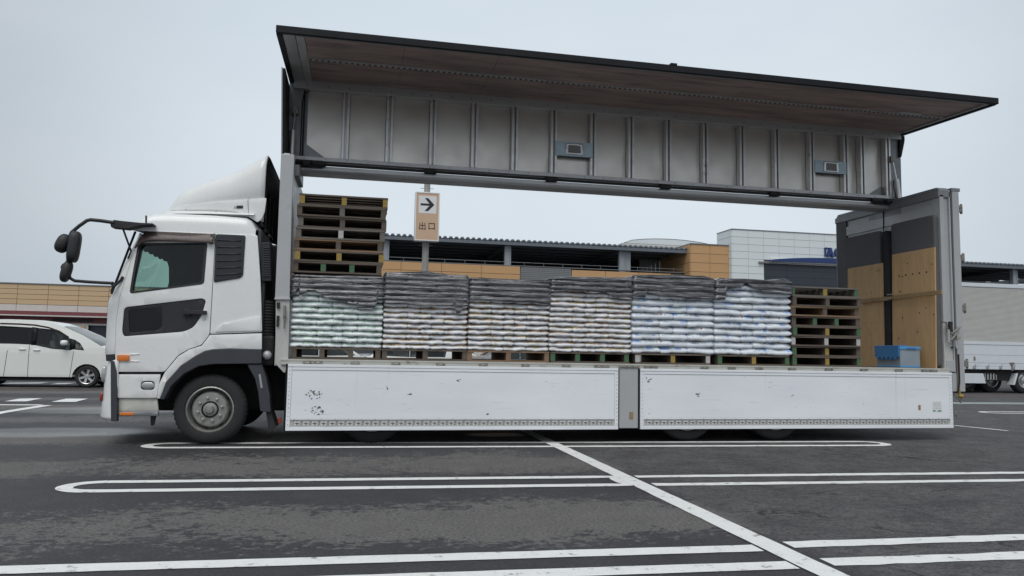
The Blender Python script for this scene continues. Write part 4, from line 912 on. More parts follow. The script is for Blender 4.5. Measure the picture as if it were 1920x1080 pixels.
right = [(Wb,[G,Y_,G],'pallet with green outer and yellow middle block ends, lowest of the empty pile'),
         (Wb,[G,Y_,Wb],'pallet with yellow middle block, second from the bottom of the empty pile'),
         (Wb,[Wh,Wh,Wh],'pallet with pale grey block ends, third from the bottom of the empty pile'),
         (Wb,[G,Y_,G],'pallet with green and yellow block ends, just above the pale-ended one of the empty pile'),
         (Wb,[Wb,G,G,Wb],'four-block pallet with two green inner ends, halfway up the empty pile'),
         (Wo,[Wb,Wb,Wb],'plain reddish brown pallet, third from the top of the empty pile'),
         (Wb,[Wb,Wb,Wb],'plain brown pallet, second from the top of the empty pile'),
         (Wg,[G,Y_,G],'grey pallet with green and yellow block ends, topmost of the empty pile')]
for k, (wd, e, lb) in enumerate(right):
    pallet((8.30+.014*math.sin(k*2.3), .06+.012*math.sin(k*1.9), DECK+k*PH), R_(.7*math.sin(k*2.7)), wd, e, lb, 'empty pallets piled beside the plywood', 50+k)
base = [(1.45,Wb,[Wb,Wb,Wb,Wb],'brown pallet under the sacks with green print'),(2.555,Wb,[Wb,Wb,Wb],'brown pallet under the speckled sacks beside the green-printed stack'),
        (3.645,Wo,[Wo,Wo,Wo],'orange-brown pallet under the middle speckled sack stack'),(4.76,Wb,[G,G,G,G],'pallet with four green block ends under the speckled sacks'),
        (5.945,Wb,[Wh,Y_,Wh],'pallet with white outer and yellow middle block ends under blue-printed sacks'),(7.15,Wb,[G,Y_,G],'pallet with green and yellow block ends under the blue-printed sacks')]
for k, (x, wd, e, lb) in enumerate(base): pallet((x, .06, DECK), 0, wd, e, lb, 'pallets under the sack stacks', 80+k)
# ------------------------------------------------------------------ sacks
BAG = {}
def bag_mesh(w_, d_, h_, seed, mat, kind):
    rnd = random.Random(seed); b = MB(); nu, nv = 21, 18; ph = [rnd.uniform(0, 6.28) for _ in range(8)]
    def P(i, j):
        u = -1+2*i/(nu-1); e = max(0., 1-abs(u)**14)**.5; a = 2*math.pi*j/nv+.22
        f = lambda t, p: math.copysign(abs(t)**p, t)
        sag = .10*h_*math.sin(2.2*u+ph[0])+.05*h_*math.sin(5*u+ph[1])
        yy = d_/2*(1-(.02+.05*(1-e)))*f(math.cos(a), .5); zz = h_/2*(.62+.42*e)*f(math.sin(a), .58)
        crv = (.5 if kind == 'bag_blue' else .8)*(.010*math.sin(7*u+ph[2]+2*a)+.006*math.sin(13*u+ph[3]-3*a))
        front = max(0., -math.cos(a)); tz_ = max(0., min(1., (zz/h_+.5-.30)/.62))
        if math.cos(a) < 0: yy += .048*tz_*tz_*(3-2*tz_)
        zz += sag*.4*(1-.3*front)-.08*h_*front*(.5+.5*math.sin(3*u+ph[4]))
        yy -= front*(.008*math.sin(4*u+ph[5])+.01)
        return (u*w_/2*1.025, d_/2+yy+crv*.5, h_/2+zz+crv*.35)
    b.grid(P, nu, nv, wrap=True)
    b.f.append(tuple(range(nv))); b.f.append(tuple(range((nu-1)*nv+nv-1, (nu-1)*nv-1, -1))); b.mi += [0, 0]
    me = b.mesh('sack', [mat]); bm = bmesh.new(); bm.from_mesh(me); bmesh.ops.recalc_face_normals(bm, faces=bm.faces); bm.to_mesh(me); bm.free()
    me.polygons.foreach_set('use_smooth', [True]*len(me.polygons)); return me, P
TXT = text_bm('花と野菜の土', .034)
def place_bag(x, y, z, w_, d_, h_, mat, kind, label, group, rnd, text=False):
    key = (round(w_, 2), round(d_, 2), kind, rnd.randrange(4))
    if key not in BAG: BAG[key] = bag_mesh(w_, d_, h_, len(BAG)+3, mat, kind)
    me, P = BAG[key]
    o = bpy.data.objects.new('soil_sack', me); COL.objects.link(o); o.location = (x, y, z); o.rotation_euler = (R_(rnd.uniform(-.6,.6)), R_(rnd.uniform(-.7,.7)), R_(rnd.uniform(-1,1)))
    tag(o, label, 'sack', group)
    if text:
        key = key+('t',)
        if key not in BAG:
            tx = MB(); vv = []
            # front surface points of this sack, sampled for draping the print
            def yfront(xx, zz):
                i = round((xx/(w_/2*1.025)+1)/2*20); best = None
                for j in range(18):
                    p = P(max(0, min(20, i)), j)
                    if p[1] < d_/2 and (best is None or abs(p[2]-zz) < abs(best[2]-zz)): best = p
                return best[1]
            for a, c in TXT[0]:
                xx, zz = a-.02, h_*.72+c; vv.append((xx, yfront(-.02, zz)-.010, zz))
            tx.add(vv, TXT[1]); BAG[key] = tx.mesh('print', ['grey_rib'])
            lg = MB(); lg.lathe([(0,0),(.015,0)], (.115, yfront(.1, h_*.72)-.010, h_*.72), 'y', 14); BAG[key+('l',)] = lg.mesh('print', ['end_orange'])
        for kk in (key, key+('l',)):
            c = bpy.data.objects.new('print' if kk == key else 'print_mark', BAG[kk]); COL.objects.link(c); c.parent = o
    return o
pm('end_orange', (.42, .16, .05), .5, var=.05)
stacks = [  # x0, x1, layers, height, material, pattern
    (.895, 2.005, 12, 'bag_green', 'A', 'green-printed white sack in the stack below the tall pallet pile', 'sacks with green print', 2.100),
    (2.02, 3.09, 14, 'bag_speckled', 'A', 'sack with coloured print in the stack next to the green-printed ones', 'sacks beside the green-printed stack', 2.17),
    (3.11, 4.18, 13, 'bag_speckled', 'B', 'sack with coloured print in the stack on the orange-brown pallet', 'sacks on the orange-brown pallet', 2.14),
    (4.19, 5.33, 14, 'bag_speckled', 'A', 'sack with coloured print in the stack on the green-ended four-block pallet', 'sacks on the green-ended pallet', 2.18),
    (5.35, 6.545, 11, 'bag_blue', 'C', 'sack with blue print in the stack on the white-ended pallet', 'blue-printed sacks on the white-ended pallet', 2.26),
    (6.56, 7.735, 11, 'bag_blue', 'C', 'sack with blue print in the stack beside the empty pallets', 'blue-printed sacks beside the empty pallets', 2.24)]
BY = .055
for si, (x0, x1, n, mat, pat, lb, gr, top) in enumerate(stacks):
    h = (top-.052-BZ)/n; wd = x1-x0; rnd = random.Random(100+si); D = 1.08
    for k in range(n):
        z = BZ+k*h-.002; odd = k % 2
        if pat == 'C': cols = [1/3]*3 if not odd else [.5]*2
        else: cols = [.44,.28,.28] if odd != (pat == 'B') else [.28,.28,.44]
        x = x0; jit = rnd.uniform(-.006,.006)
        front_d = .52
        ords = ['lowest', 'second', 'third', 'fourth', 'fifth', 'sixth', 'seventh', 'eighth', 'ninth', 'tenth', 'eleventh', 'twelfth', 'thirteenth', 'topmost']
        lbk = lb.replace('sack', 'sack of the '+ords[k if k < n-1 else 13]+' layer', 1)
        for ci, c in enumerate(cols):
            place_bag(x+wd*c/2+jit, BY+rnd.uniform(-.014,.010), z, wd*c*1.0, front_d, h*1.16, MATS[mat], mat, lbk, gr, rnd, text=(pat == 'C' and odd and k < n-3))
            x += wd*c
        for c in (.25, .75):
            place_bag(x0+wd*c, BY+front_d-.01, z, wd*.5, D-front_d, h*1.16, MATS[mat], mat, lbk, gr, rnd)
# ------------------------------------------------------------------ black film over the sack stacks
caps = [
    ([(545,562),(560,562),(561,536),(577,543),(593,545),(610,558),(646,567),(670,572),(671,579),(698,580),(706,574),(708,560),(716,560)], [(545,513),(560,514),(715,516)], 'black film with a torn lower edge over the green-printed sacks', 0),
    ([(715,567),(760,569),(803,573),(850,571),(855,588),(862,587),(869,572),(877,572)], [(715,524),(722,515),(745,509),(800,507),(845,514),(865,517),(878,525)], 'domed black film over the sacks next to the green-printed stack', 1),
    ([(875,560),(900,562),(941,566),(992,568),(1010,571),(1030,572)], [(875,526),(885,520),(900,519),(960,523),(1010,524),(1030,530)], 'black film over the sacks on the orange-brown pallet', 2),
    ([(1027,547),(1074,545),(1110,551),(1135,547),(1151,559),(1186,562)], [(1027,528),(1040,519),(1075,517),(1130,518),(1170,519),(1186,524)], 'black film over the sacks on the green-ended pallet', 3),
    ([(1183,556),(1209,558),(1212,548),(1240,555),(1290,561),(1340,562)], [(1183,520),(1195,514),(1250,514),(1320,516),(1340,523)], 'black film over the blue-printed sacks on the white-ended pallet', 4),
    ([(1336,562),(1359,562),(1361,542),(1385,540),(1397,530),(1412,540),(1434,550),(1488,552)], [(1336,528),(1348,520),(1400,521),(1440,524),(1470,521),(1482,527),(1490,534)], 'black film over the blue-printed sacks beside the empty pallets', 5)]
for bot, tp, lb, si in caps:
    x0, x1, n, mat, pat, _, gr, top = stacks[si]; h = (top-.052-BZ)/n; yf = BY-.028
    bl = sorted(SL(bot, yf)); tl = sorted(SL(tp, yf+.03)); d = 1.12; b = MB(); NU, NR = 150, 26
    fn = lambda x, y, z: mnoise.noise(Vector((x*3.1+si*7, y*3, z*16)))
    # walk round the stack: front (dense), right, back, left
    per = []
    r = .05
    def addp(x, y, nx, ny): per.append((x, y, nx, ny))
    xa, xb, ya, yb = x0-.012, x1+.012, yf, yf+d
    for k in range(81): addp(xa+r+(xb-xa-2*r)*k/80, ya, 0, -1)
    for cx_, cy_, a0 in ((xb-r, ya+r, -90), (xb-r, yb-r, 0), (xa+r, yb-r, 90), (xa+r, ya+r, 180)):
        for k in range(1, 6):
            a = R_(a0+15*k); addp(cx_+r*math.cos(a), cy_+r*math.sin(a), math.cos(a), math.sin(a))
        if a0 == -90: [addp(xb, ya+r+(d-2*r)*k/12, 1, 0) for k in range(13)]
        if a0 == 0: [addp(xb-r-(xb-xa-2*r)*k/14, yb, 0, 1) for k in range(15)]
        if a0 == 90: [addp(xa, yb-r-(d-2*r)*k/12, -1, 0) for k in range(13)]
    M_ = len(per)
    def P(i, j):
        x, y, nx, ny = per[j]; zt = max(lerp_pl(tl, x)-.012, top-.018); zb = lerp_pl(bl, x) if ny < -.3 else lerp_pl(bl, x)*.5+.5*(top-.28)
        if ny >= -.3 and ny <= .0: zb = lerp_pl(bl, x)
        t = i/(NR-1); z = zt+(zb-zt)*t
        wz = z+.010*mnoise.noise(Vector((x*2.2, si*3.1, z*4))); ridge = abs(math.sin(math.pi*(wz-BZ)/h))**.55
        k = .006+.022*ridge+.006*fn(x, y, z)+.004*mnoise.noise(Vector((x*2.5, y*3, z*60+si)))
        if t < .12: k -= .035*(1-t/.12)**2
        if si == 0: k -= .0
        return (x+nx*(k-.012), y+ny*k, z+.006*fn(x+5, y, z)*(t > .1))
    b.grid(P, NR, M_, wrap=True)
    cx_, cy_ = (x0+x1)/2, yf+d/2; rings = 6
    def T(i, j):
        q = P(0, j); s = 1-i/rings*.999; x, y = cx_+(q[0]-cx_)*s, cy_+(q[1]-cy_)*s
        if i == 0: return q
        return (x, y, max(lerp_pl(tl, x), top-.012)+.006*mnoise.noise(Vector((x*7, y*7, si)))-(.004 if si else .002))
    b.grid(T, rings+1, M_, wrap=True)
    tag(b.build('film_cover', 'film_black', None, 70), lb, 'plastic film', 'black film covers on the sack stacks')
# ------------------------------------------------------------------ pads, plywood, strap and crate at the rear
def yz(px, py, X): q = at_x(px, py, X); return (q.y, q.z)
def board_x(nm, pl, xa, xb, mat, bev=.006, smooth=None):
    b = MB(); b.prismx(pl, xa, xb); return b.build(nm, mat, None, smooth, bev)
def rect_yz(ya, yb, za, zb, r): return rrect(ya, yb, za, zb, r)
XR = 10.19
pf = yz(1592,430,XR); pn = yz(1680,410,XR)
o = board_x('padded_panel', rect_yz(1.20, 2.16, 1.05, 3.28, .09), 10.10, XR, 'pad_grey', .02); tag(o, 'tall grey felt panel standing behind the hole-drilled plywood', 'padded panel', 'grey panels against the rear door')
o = board_x('padded_panel', rect_yz(.03, .96, 1.05, 3.34, .07), 10.11, XR, 'pad_grey', .02); tag(o, 'tall grey felt panel behind the plywood next to the rear post', 'padded panel', 'grey panels against the rear door')
o = empty('pad_bundle', (10.10, 1.05, DECK)); tag(o, 'narrow bundle of black panels standing between the two plywood boards', 'panel bundle')
for k in range(2):
    b = MB(); b.prismx(rrect(-.08+.07*k, -.015+.07*k, .012, 2.20-.01*k, .03), -.05+.02*k, .12); b.build('pad_edge', 'pad_edge', o, None, .01)
def ply(ya, yb, z1, xa, lab, holes, lean=.04):
    o = empty('plywood_board', (xa, (ya+yb)/2, DECK)); tag(o, lab, 'plywood', 'plywood boards at the rear')
    b = MB(); hh = z1-DECK; w2 = (yb-ya)/2
    b.hexa([(0,-w2,0),(.024,-w2,0),(.024,w2,0),(0,w2,0),(lean,-w2,hh),(lean+.024,-w2,hh),(lean+.024,w2,hh),(lean,w2,hh)]); b.build('board', 'ply_board', o, None, .002)
    b = MB()
    for (fy, fz, r) in holes:
        x = lean*fz; c = (x, -w2+2*w2*fy, hh*fz); b.lathe([(0,-.002),(r,-.002),(r,.004)], c, 'x', 10)
    stuff(b.build('bolt_hole', 'hole_dark', o)); return o
rnd = random.Random(5)
h1 = [(.15+.17*k, z, .007) for z in (.95,.72,.6,.42,.3,.18) for k in range(5) if rnd.random() < .75]+[(.1+.05*k, .93, .009) for k in range(3)]
ply(1.12, 2.03, 2.73, 10.05, 'paler plywood board drilled with rows of small holes', h1)
h2 = [(.18+.16*k, .80, .015) for k in range(5)]+[(.74,.79,.012),(.8,.66,.014),(.2,.5,.010),(.35,.46,.012),(.84,.25,.013),(.4,.30,.012),(.05,.86,.010),(.07,.6,.010),(.03,.44,.012),(.62,.90,.010),(.75,.43,.012)]
ply(.02, .93, 2.84, 10.06, 'warm brown plywood board with a few larger bolt holes, next to the rear post', h2)
b = MB(); yy = [1.98, 1.5, 1.12, .98, .6, .24, .16]; zz = [2.18, 2.20, 2.20, 2.215, 2.23, 2.26, 2.265]
zz = [yz(px, py, 10.03)[1] for px, py in ((1615,566),(1640,562),(1665,560),(1675,558),(1715,553),(1755,549),(1765,548))]; yy = [yz(px, 555, 10.03)[0] for px in (1612,1640,1665,1675,1715,1757,1766)]
pts = []
for y, z in zip(yy, zz): pts.append((10.035, y, z))
vs_ = []
for x, y, z in pts: vs_ += [(x-.018, y, z-.032), (x-.018, y, z+.032), (x+.002, y, z+.032), (x+.002, y, z-.032)]
b.add(vs_, [(4*i+a, 4*i+(a+1) % 4, 4*i+4+(a+1) % 4, 4*i+4+a) for i in range(len(pts)-1) for a in range(4)]+[(0,1,2,3),(4*len(pts)-1,4*len(pts)-2,4*len(pts)-3,4*len(pts)-4)])
st = b.build('lashing_strap', 'strap_tan', None, None, .003); tag(st, 'brown lashing strap drawn across both plywood boards', 'strap')
b = MB(); q = at_x(1669, 556, 10.0); b.tube([(10.0, q.y-.06, q.z+.03), (10.0, q.y+.06, q.z+.03)], .012, 6); b.tube([(10.0, q.y-.06, q.z-.035), (10.0, q.y+.06, q.z-.035)], .012, 6); b.build('strap_buckle', 'hinge_steel', st)
# folding crate, its short side to the open gate
cA = at_y(1688, 690, .15); cw_, cd_, ch_ = .355, .52, .325
cr_ = empty('folding_crate', (cA.x, .15, DECK)); tag(cr_, 'blue and clear plastic folding crate standing in front of the plywood', 'crate')
def cb(nm, mat, xa, xb, ya, yb, za, zb, bev=.006): b = MB(); b.box(xa, xb, ya, yb, za, zb); return b.build(nm, mat, cr_, None, bev)
cb('crate_base', 'crate_light_blue', .005, cw_-.005, .005, cd_-.005, 0, .03)
cb('crate_wall', 'crate_clear', .01, cw_-.01, .008, .014, .03, .27, 0); cb('crate_wall', 'crate_clear', .01, .016, .014, cd_-.01, .03, .27, 0); cb('crate_wall', 'crate_clear', cw_-.016, cw_-.01, .014, cd_-.01, .03, .27, 0); cb('crate_wall', 'crate_clear', .016, cw_-.016, cd_-.016, cd_-.01, .03, .27, 0)
cb('crate_rim', 'crate_light_blue', 0, cw_, -.004, .022, .268, .312); cb('crate_rim', 'crate_light_blue', 0, .022, .022, cd_, .268, .312); cb('crate_rim', 'crate_light_blue', cw_-.022, cw_, .022, cd_, .268, .312); cb('crate_rim', 'crate_light_blue', .022, cw_-.022, cd_-.02, cd_, .268, .312)
cb('crate_latch', 'crate_blue', .11, .27, -.012, -.004, .272, .298)
b = MB(); tpl = [(.0, .16), (.0, .325), (cd_, .325), (cd_, .16)]
for i in range(5):
    xr = cd_-.03-(cd_-.06)*i/5; tpl += [(xr, .15), (xr-.012, .115), (xr-.055, .115), (xr-.067, .15)]
b.prismx(tpl, -.022, -.004); b.build('crate_lid_flap', 'crate_blue', cr_, None, .003)
b = MB(); b.box(0, cw_*.45, .02, cd_-.02, .313, .327); b.build('crate_lid', 'crate_blue', cr_, None, .003)
b = MB(); b.grid(lambda i, j: (.03+(cw_-.06)*i/8, .03+(cd_-.06)*j/6, .13+.05*math.sin(i*1.3)*math.cos(j*1.1)), 9, 7); b.build('crate_pale_filler', 'crate_fill', cr_, 60)  # added pale filler, raised and lightened so the clear walls look brighter
# ------------------------------------------------------------------ exit sign on its pole
SYP = 13.0
q = at_y(797, 500, SYP); pz = at_y(797, 330, SYP).z
sg = tag(empty('exit_sign', (q.x, SYP, 0)), 'beige exit sign with a black arrow on a grey pole', 'sign')
b = MB(); b.lathe([(.0,-.02),(.12,-.02),(.115,0),(.10,3.5),(.088,7.5),(0,7.52)], (0,0,0), 'z', 20); b.build('pole', 'pole_grey', sg, 40)
b = MB()
for z in (3.4, 4.35, 6.1):
    b.tube([(-.2,0,z),(.2,0,z)], .01, 6)
b.build('climbing_peg', 'rail_steel', sg)
sw_, s0, s1, syf = .735, 4.45, 5.93, -.27
b = MB(); b.box(-sw_/2, sw_/2, syf+.002, syf+.24, s0, s1); b.build('sign_case', 'white_band', sg, None, .012)
fo = [(-sw_/2,s0),(sw_/2,s0),(sw_/2,s1),(-sw_/2,s1)]; fi = [(-sw_/2+.035,s0+.035),(sw_/2-.035,s0+.035),(sw_/2-.035,s1-.035),(-sw_/2+.035,s1-.035)]
sheet_obj('sign_frame', 'sign_white', sg, fo, [fi], .02, 0, lambda x, z: syf-.012, bevel=.004)
b = MB(); b.box(-sw_/2+.03, sw_/2-.03, syf-.001, syf+.01, s0+.03, s1-.03); b.build('sign_face', 'sign_beige', sg)
b = MB(); ax, az = .0, s1-.38; b.box(ax-.265, ax+.265, syf-.004, syf-.0005, az-.265, az+.265); b.build('arrow_panel', 'sign_white', sg)
arw = [(-.21,-.032),(.055,-.032),(-.085,-.195),(.02,-.195),(.205,0),(.02,.195),(-.085,.195),(.055,.032),(-.21,.032)]
b = MB(); b.prism([(x+ax, z+az) for x, z in arw], syf-.007, syf-.0035); b.build('arrow', 'sign_black', sg)
for ch, dx in (('出', -.14), ('口', .14)):
    vv, ff = text_bm(ch, .245); xs = [a for a, c in vv]; zs_ = [c for a, c in vv]; mx_, mz_ = (min(xs)+max(xs))/2, (min(zs_)+max(zs_))/2
    b = MB(); b.add([(a-mx_+dx, syf-.0045, c-mz_+s0+.45) for a, c in vv], ff); o = b.build('lettering', 'sign_black', sg, fix=False)
    s_ = o.modifiers.new('solid', 'SOLIDIFY'); s_.thickness = .006; s_.offset = 0
# ------------------------------------------------------------------ vehicles
def car_wheel(parent, x, y, r, sgn, alloy=True):
    wr = empty('wheel', (x, y, r), 0, parent); k = r/.31
    b = MB(); b.lathe([(.205*k,.02),(.22*k,.0),(.27*k,-.004),(.30*k,.02),(r,.04),(r,.17),(.30*k,.19),(.2*k,.19)], (0,0,0), 'y', 32, sgn=sgn); b.build('tyre', 'rubber', wr, 40)
    b = MB(); b.lathe([(.207*k,.025),(.205*k,.004),(.192*k,.012),(.185*k,.10)], (0,0,0), 'y', 32, sgn=sgn)
    for s in range(6):
        a = s*math.pi/3+.3; ca, sa = math.cos(a), math.sin(a); p = lambda rr, t, h: Vector((rr*ca*k-t*sa, h*sgn, rr*sa*k+t*ca))
        b.hexa([p(.04,-.028,.03), p(.19,-.034,.022), p(.19,-.034,.06), p(.04,-.028,.06), p(.04,.028,.03), p(.19,.034,.022), p(.19,.034,.06), p(.04,.028,.06)])
    b.lathe([(0,.018),(.045*k,.02),(.06*k,.035)], (0,0,0), 'y', 16, sgn=sgn); b.build('rim', 'alloy' if alloy else 'wheel_steel', wr, 40)
    b = MB(); b.lathe([(0,.075),(.20*k,.075)], (0,0,0), 'y', 24, sgn=sgn); b.build('brake_disc', 'chassis_black', wr)
def car(name, loc, rz, L, H, Wd, prof, belt, wins, wx, r, paint, label, cat, group=None, seams=(), handles=(), glassmats=None, detail=True):
    """prof: closed side outline (x,z) with x along the car, nose at +x; wins: side window outlines"""
    rt = tag(empty(name, loc, rz), label, cat, group); tz = H
    def hw(x, z): return Wd/2-.13*max(0, (z-belt)/(tz-belt))**1.3*1.0-.03*max(0, (.35-z)/.35)-(.10*max(0, (abs(x-(max(p[0] for p in prof)+min(p[0] for p in prof))/2)/(L/2)-.72)/.28)**2)
    arches = []
    def with_arch(pl):
        out_ = []; zb = min(p[1] for p in pl)
        for i, p in enumerate(pl):
            out_.append(p)
        return out_
    # bottom edge with wheel arches, walked from tail to nose
    bot = []; xs = sorted(wx); zb = .20; x_t = min(p[0] for p in prof); x_n = max(p[0] for p in prof)
    for w_ in xs:
        R2 = r+.055
        for k in range(13):
            a = math.pi-math.pi*k/12; z = r+R2*math.sin(a); bot.append((w_+R2*math.cos(a), max(zb, z-.02)))
    ol = [(x_t+.1, zb)]+bot+[(x_n-.12, zb)]+prof
    for far in (False, True):
        s = 1 if far else -1
        holes = [w_ for w_ in wins]
        o = sheet_obj('body_side', paint, rt, ol, holes, .025, .16, lambda x, z: s*hw(x, z), far, 0, smooth=None)
        for k, w_ in enumerate(wins):
            c = Vector((sum(p[0] for p in w_)/len(w_), sum(p[1] for p in w_)/len(w_)))
            gm = (glassmats or ['privacy_glass']*9)[k]
            sheet_obj('window_pane', gm, rt, [tuple(Vector(p)+(Vector(p)-c).normalized()*.01) for p in w_], (), 0, .2, lambda x, z: s*(hw(x, z)-.012), far, 0)
            if detail: sheet_obj('window_trim', 'seal', rt, [tuple(Vector(p)+(Vector(p)-c).normalized()*.022) for p in w_], [[tuple(Vector(p)+(c-Vector(p)).normalized()*.012) for p in w_]], .006, .2, lambda x, z: s*(hw(x, z)+.003), far, 0)
        for w_ in wx: car_wheel(rt, w_, s*(Wd/2-.02), r, -s if far else 1)
        if detail:
            for sm in seams:
                b = MB(); n = 10; pts = [(sm[0][0]+(sm[1][0]-sm[0][0])*i/n, sm[0][1]+(sm[1][1]-sm[0][1])*i/n) for i in range(n+1)]
                b.tube([(x, s*(hw(x, z)+.001), z) for x, z in pts], .006, 5); b.build('door_seam', 'seal', rt)
            for (hx, hz) in handles:
                b = MB(); b.ellipsoid((hx, s*(hw(hx, hz)+.012), hz), (.095,.022,.018), 8, 12, .7); b.build('door_handle', paint, rt, 50)
    # skin across the car along the outline
    pr = [(x_t+.1, zb)]+prof[::-1]+[(x_n-.12, zb)] if prof[0][0] > prof[-1][0] else None
    pr = prof
    segs = [(a, c) for a, c in zip(pr[:-1], pr[1:])]
    def skin(nm, mat, idx0, idx1, dy=0.):
        pl = pr[idx0:idx1+1]; fine = []
        for a, c in zip(pl[:-1], pl[1:]):
            for k in range(3): fine.append((a[0]+(c[0]-a[0])*k/3, a[1]+(c[1]-a[1])*k/3))
        fine.append(pl[-1]); nn = 9
        b = MB(); b.grid(lambda i, j: (fine[i][0]+.05*(1-abs(2*j/(nn-1)-1)**2)*(1 if fine[i][0] > 0 else -1)*(0 if fine[i][1] > tz-.06 else 1), (2*j/(nn-1)-1)*(hw(*fine[i])-dy), fine[i][1]+.03*(1-abs(2*j/(nn-1)-1)**2.5)*(1 if fine[i][1] > belt else .3)), len(fine), nn)
        return b.build(nm, mat, rt, 50)
    return rt, hw, skin
# ---- the minivan; outline read off its flank
VY = 13.3; ax_ = at_z(165, 726.5).x; 
def vp(zx, zy): q = at_y(zx*.2964, 500+zy*.2964, VY); return (q.x-ax_, q.z)
vprof = [(.80,.22),(.93,.36),(.95,.58),(.90,.78),(.78,.93),(.52,1.06)]+[vp(640,503), vp(520,432), vp(397,379), vp(330,356), vp(210,340), vp(0,333), (-3.0,1.80),(-3.55,1.74),(-3.68,1.60),(-3.80,1.1),(-3.86,.6),(-3.82,.3)]
vw1 = [vp(225,388), vp(330,402), vp(400,430), vp(447,468), vp(447,526), vp(330,514), vp(222,494)]
vw0 = [vp(0,378), vp(198,386), vp(198,492), vp(100,486), vp(0,481), (vp(0,480)[0]-1.1, vp(0,480)[1]), (vp(0,378)[0]-1.1, vp(0,378)[1]-.03)]
vw2 = [vp(472,466), vp(500,486), vp(530,526), vp(472,519)]
van, hwv, skinv = car('minivan', (ax_, VY+.86, 0), 0, 4.8, 1.82, 1.72, vprof, 1.0, [rounded(vw1, .03, 2), rounded(vw0, .03, 2), rounded(vw2, .02, 2)], (0., -2.86), .31, 'car_white', 'white minivan with dark rear windows driving in the aisle beyond the truck cab', 'minivan', None,
    [(vp(186,496), vp(172,708)), (vp(466,535), vp(437,716)), ((-2.0,1.0),(-2.05,.3))], [vp(232,527), vp(142,522)], ['clear_glass','privacy_glass','clear_glass'])
skinv('nose', 'car_white', 0, 6); skinv('windscreen', 'tint_glass', 6, 8, .06); skinv('roof', 'car_white', 8, 12); skinv('tail', 'car_white', 12, 17)
b = MB(); pv = [vp(-10,362), vp(120,366), vp(212,372), vp(300,388), vp(370,412), vp(432,450)]
b.grid(lambda i, j: (pv[i][0], -(hwv(*pv[i])+.012-.012*j), pv[i][1]+.035-.055*j), 6, 2); o = b.build('rain_visor', 'smoke_visor', van, 60)
sheet_obj('pillar_trim', 'seal', van, [vp(195,381), vp(229,385), vp(226,497), vp(195,495)], (), .01, .2, lambda x, z: -(hwv(x, z)+.004), bevel=0)
sheet_obj('pillar_trim', 'seal', van, [vp(436,452), vp(476,464), vp(476,521), vp(440,528)], (), .01, .2, lambda x, z: -(hwv(x, z)+.004), bevel=0)
b = MB(); m0 = vp(415,482); b.ellipsoid((m0[0], -(.86+.10), m0[1]), (.09,.11,.075), 10, 14, .7); b.build('door_mirror', 'car_white', van, 50)
b = MB(); b.box(-3.7, .8, -.78, .78, .18, .24); b.build('underbody', 'chassis_black', van)
b = MB(); b.box(-3.75, .75, -.80, .80, .42, .46); b.prism([(.1,.85),(.6,.9),(.45,1.12),(.15,1.08)], -.78, .78); b.build('cabin_floor', 'fabric_dark', van)
for xs_ in (-.85, -1.9, -2.9):
    for ys_ in (-.40, .40):
        b = MB(); b.prism(rounded([(xs_-.05,.5),(xs_+.5,.5),(xs_+.5,.72),(xs_+.0,.76)], .05), ys_-.24, ys_+.24); b.prism(rounded([(xs_-.12,.65),(xs_+.04,.65),(xs_-.10,1.28),(xs_-.22,1.28)], .05), ys_-.23, ys_+.23); b.prism(rounded([(xs_-.2,1.28),(xs_-.1,1.28),(xs_-.12,1.46),(xs_-.2,1.46)], .03), ys_-.12, ys_+.12); b.build('seat', 'seat_grey', van, None, .03)
b = MB(); b.lathe([(.18,-.012),(.19,0),(.18,.012),(.17,0),(.18,-.012)], (0,0,0), 'z', 20); o = b.build('steering_wheel', 'black_plastic', van, 60); o.location = (-.10, .40, 1.03); o.rotation_euler = (0, R_(62), 0)
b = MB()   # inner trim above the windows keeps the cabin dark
b.box(-3.5, -.9, -.66, .66, 1.72, 1.75); b.build('headliner', 'fabric_dark', van)
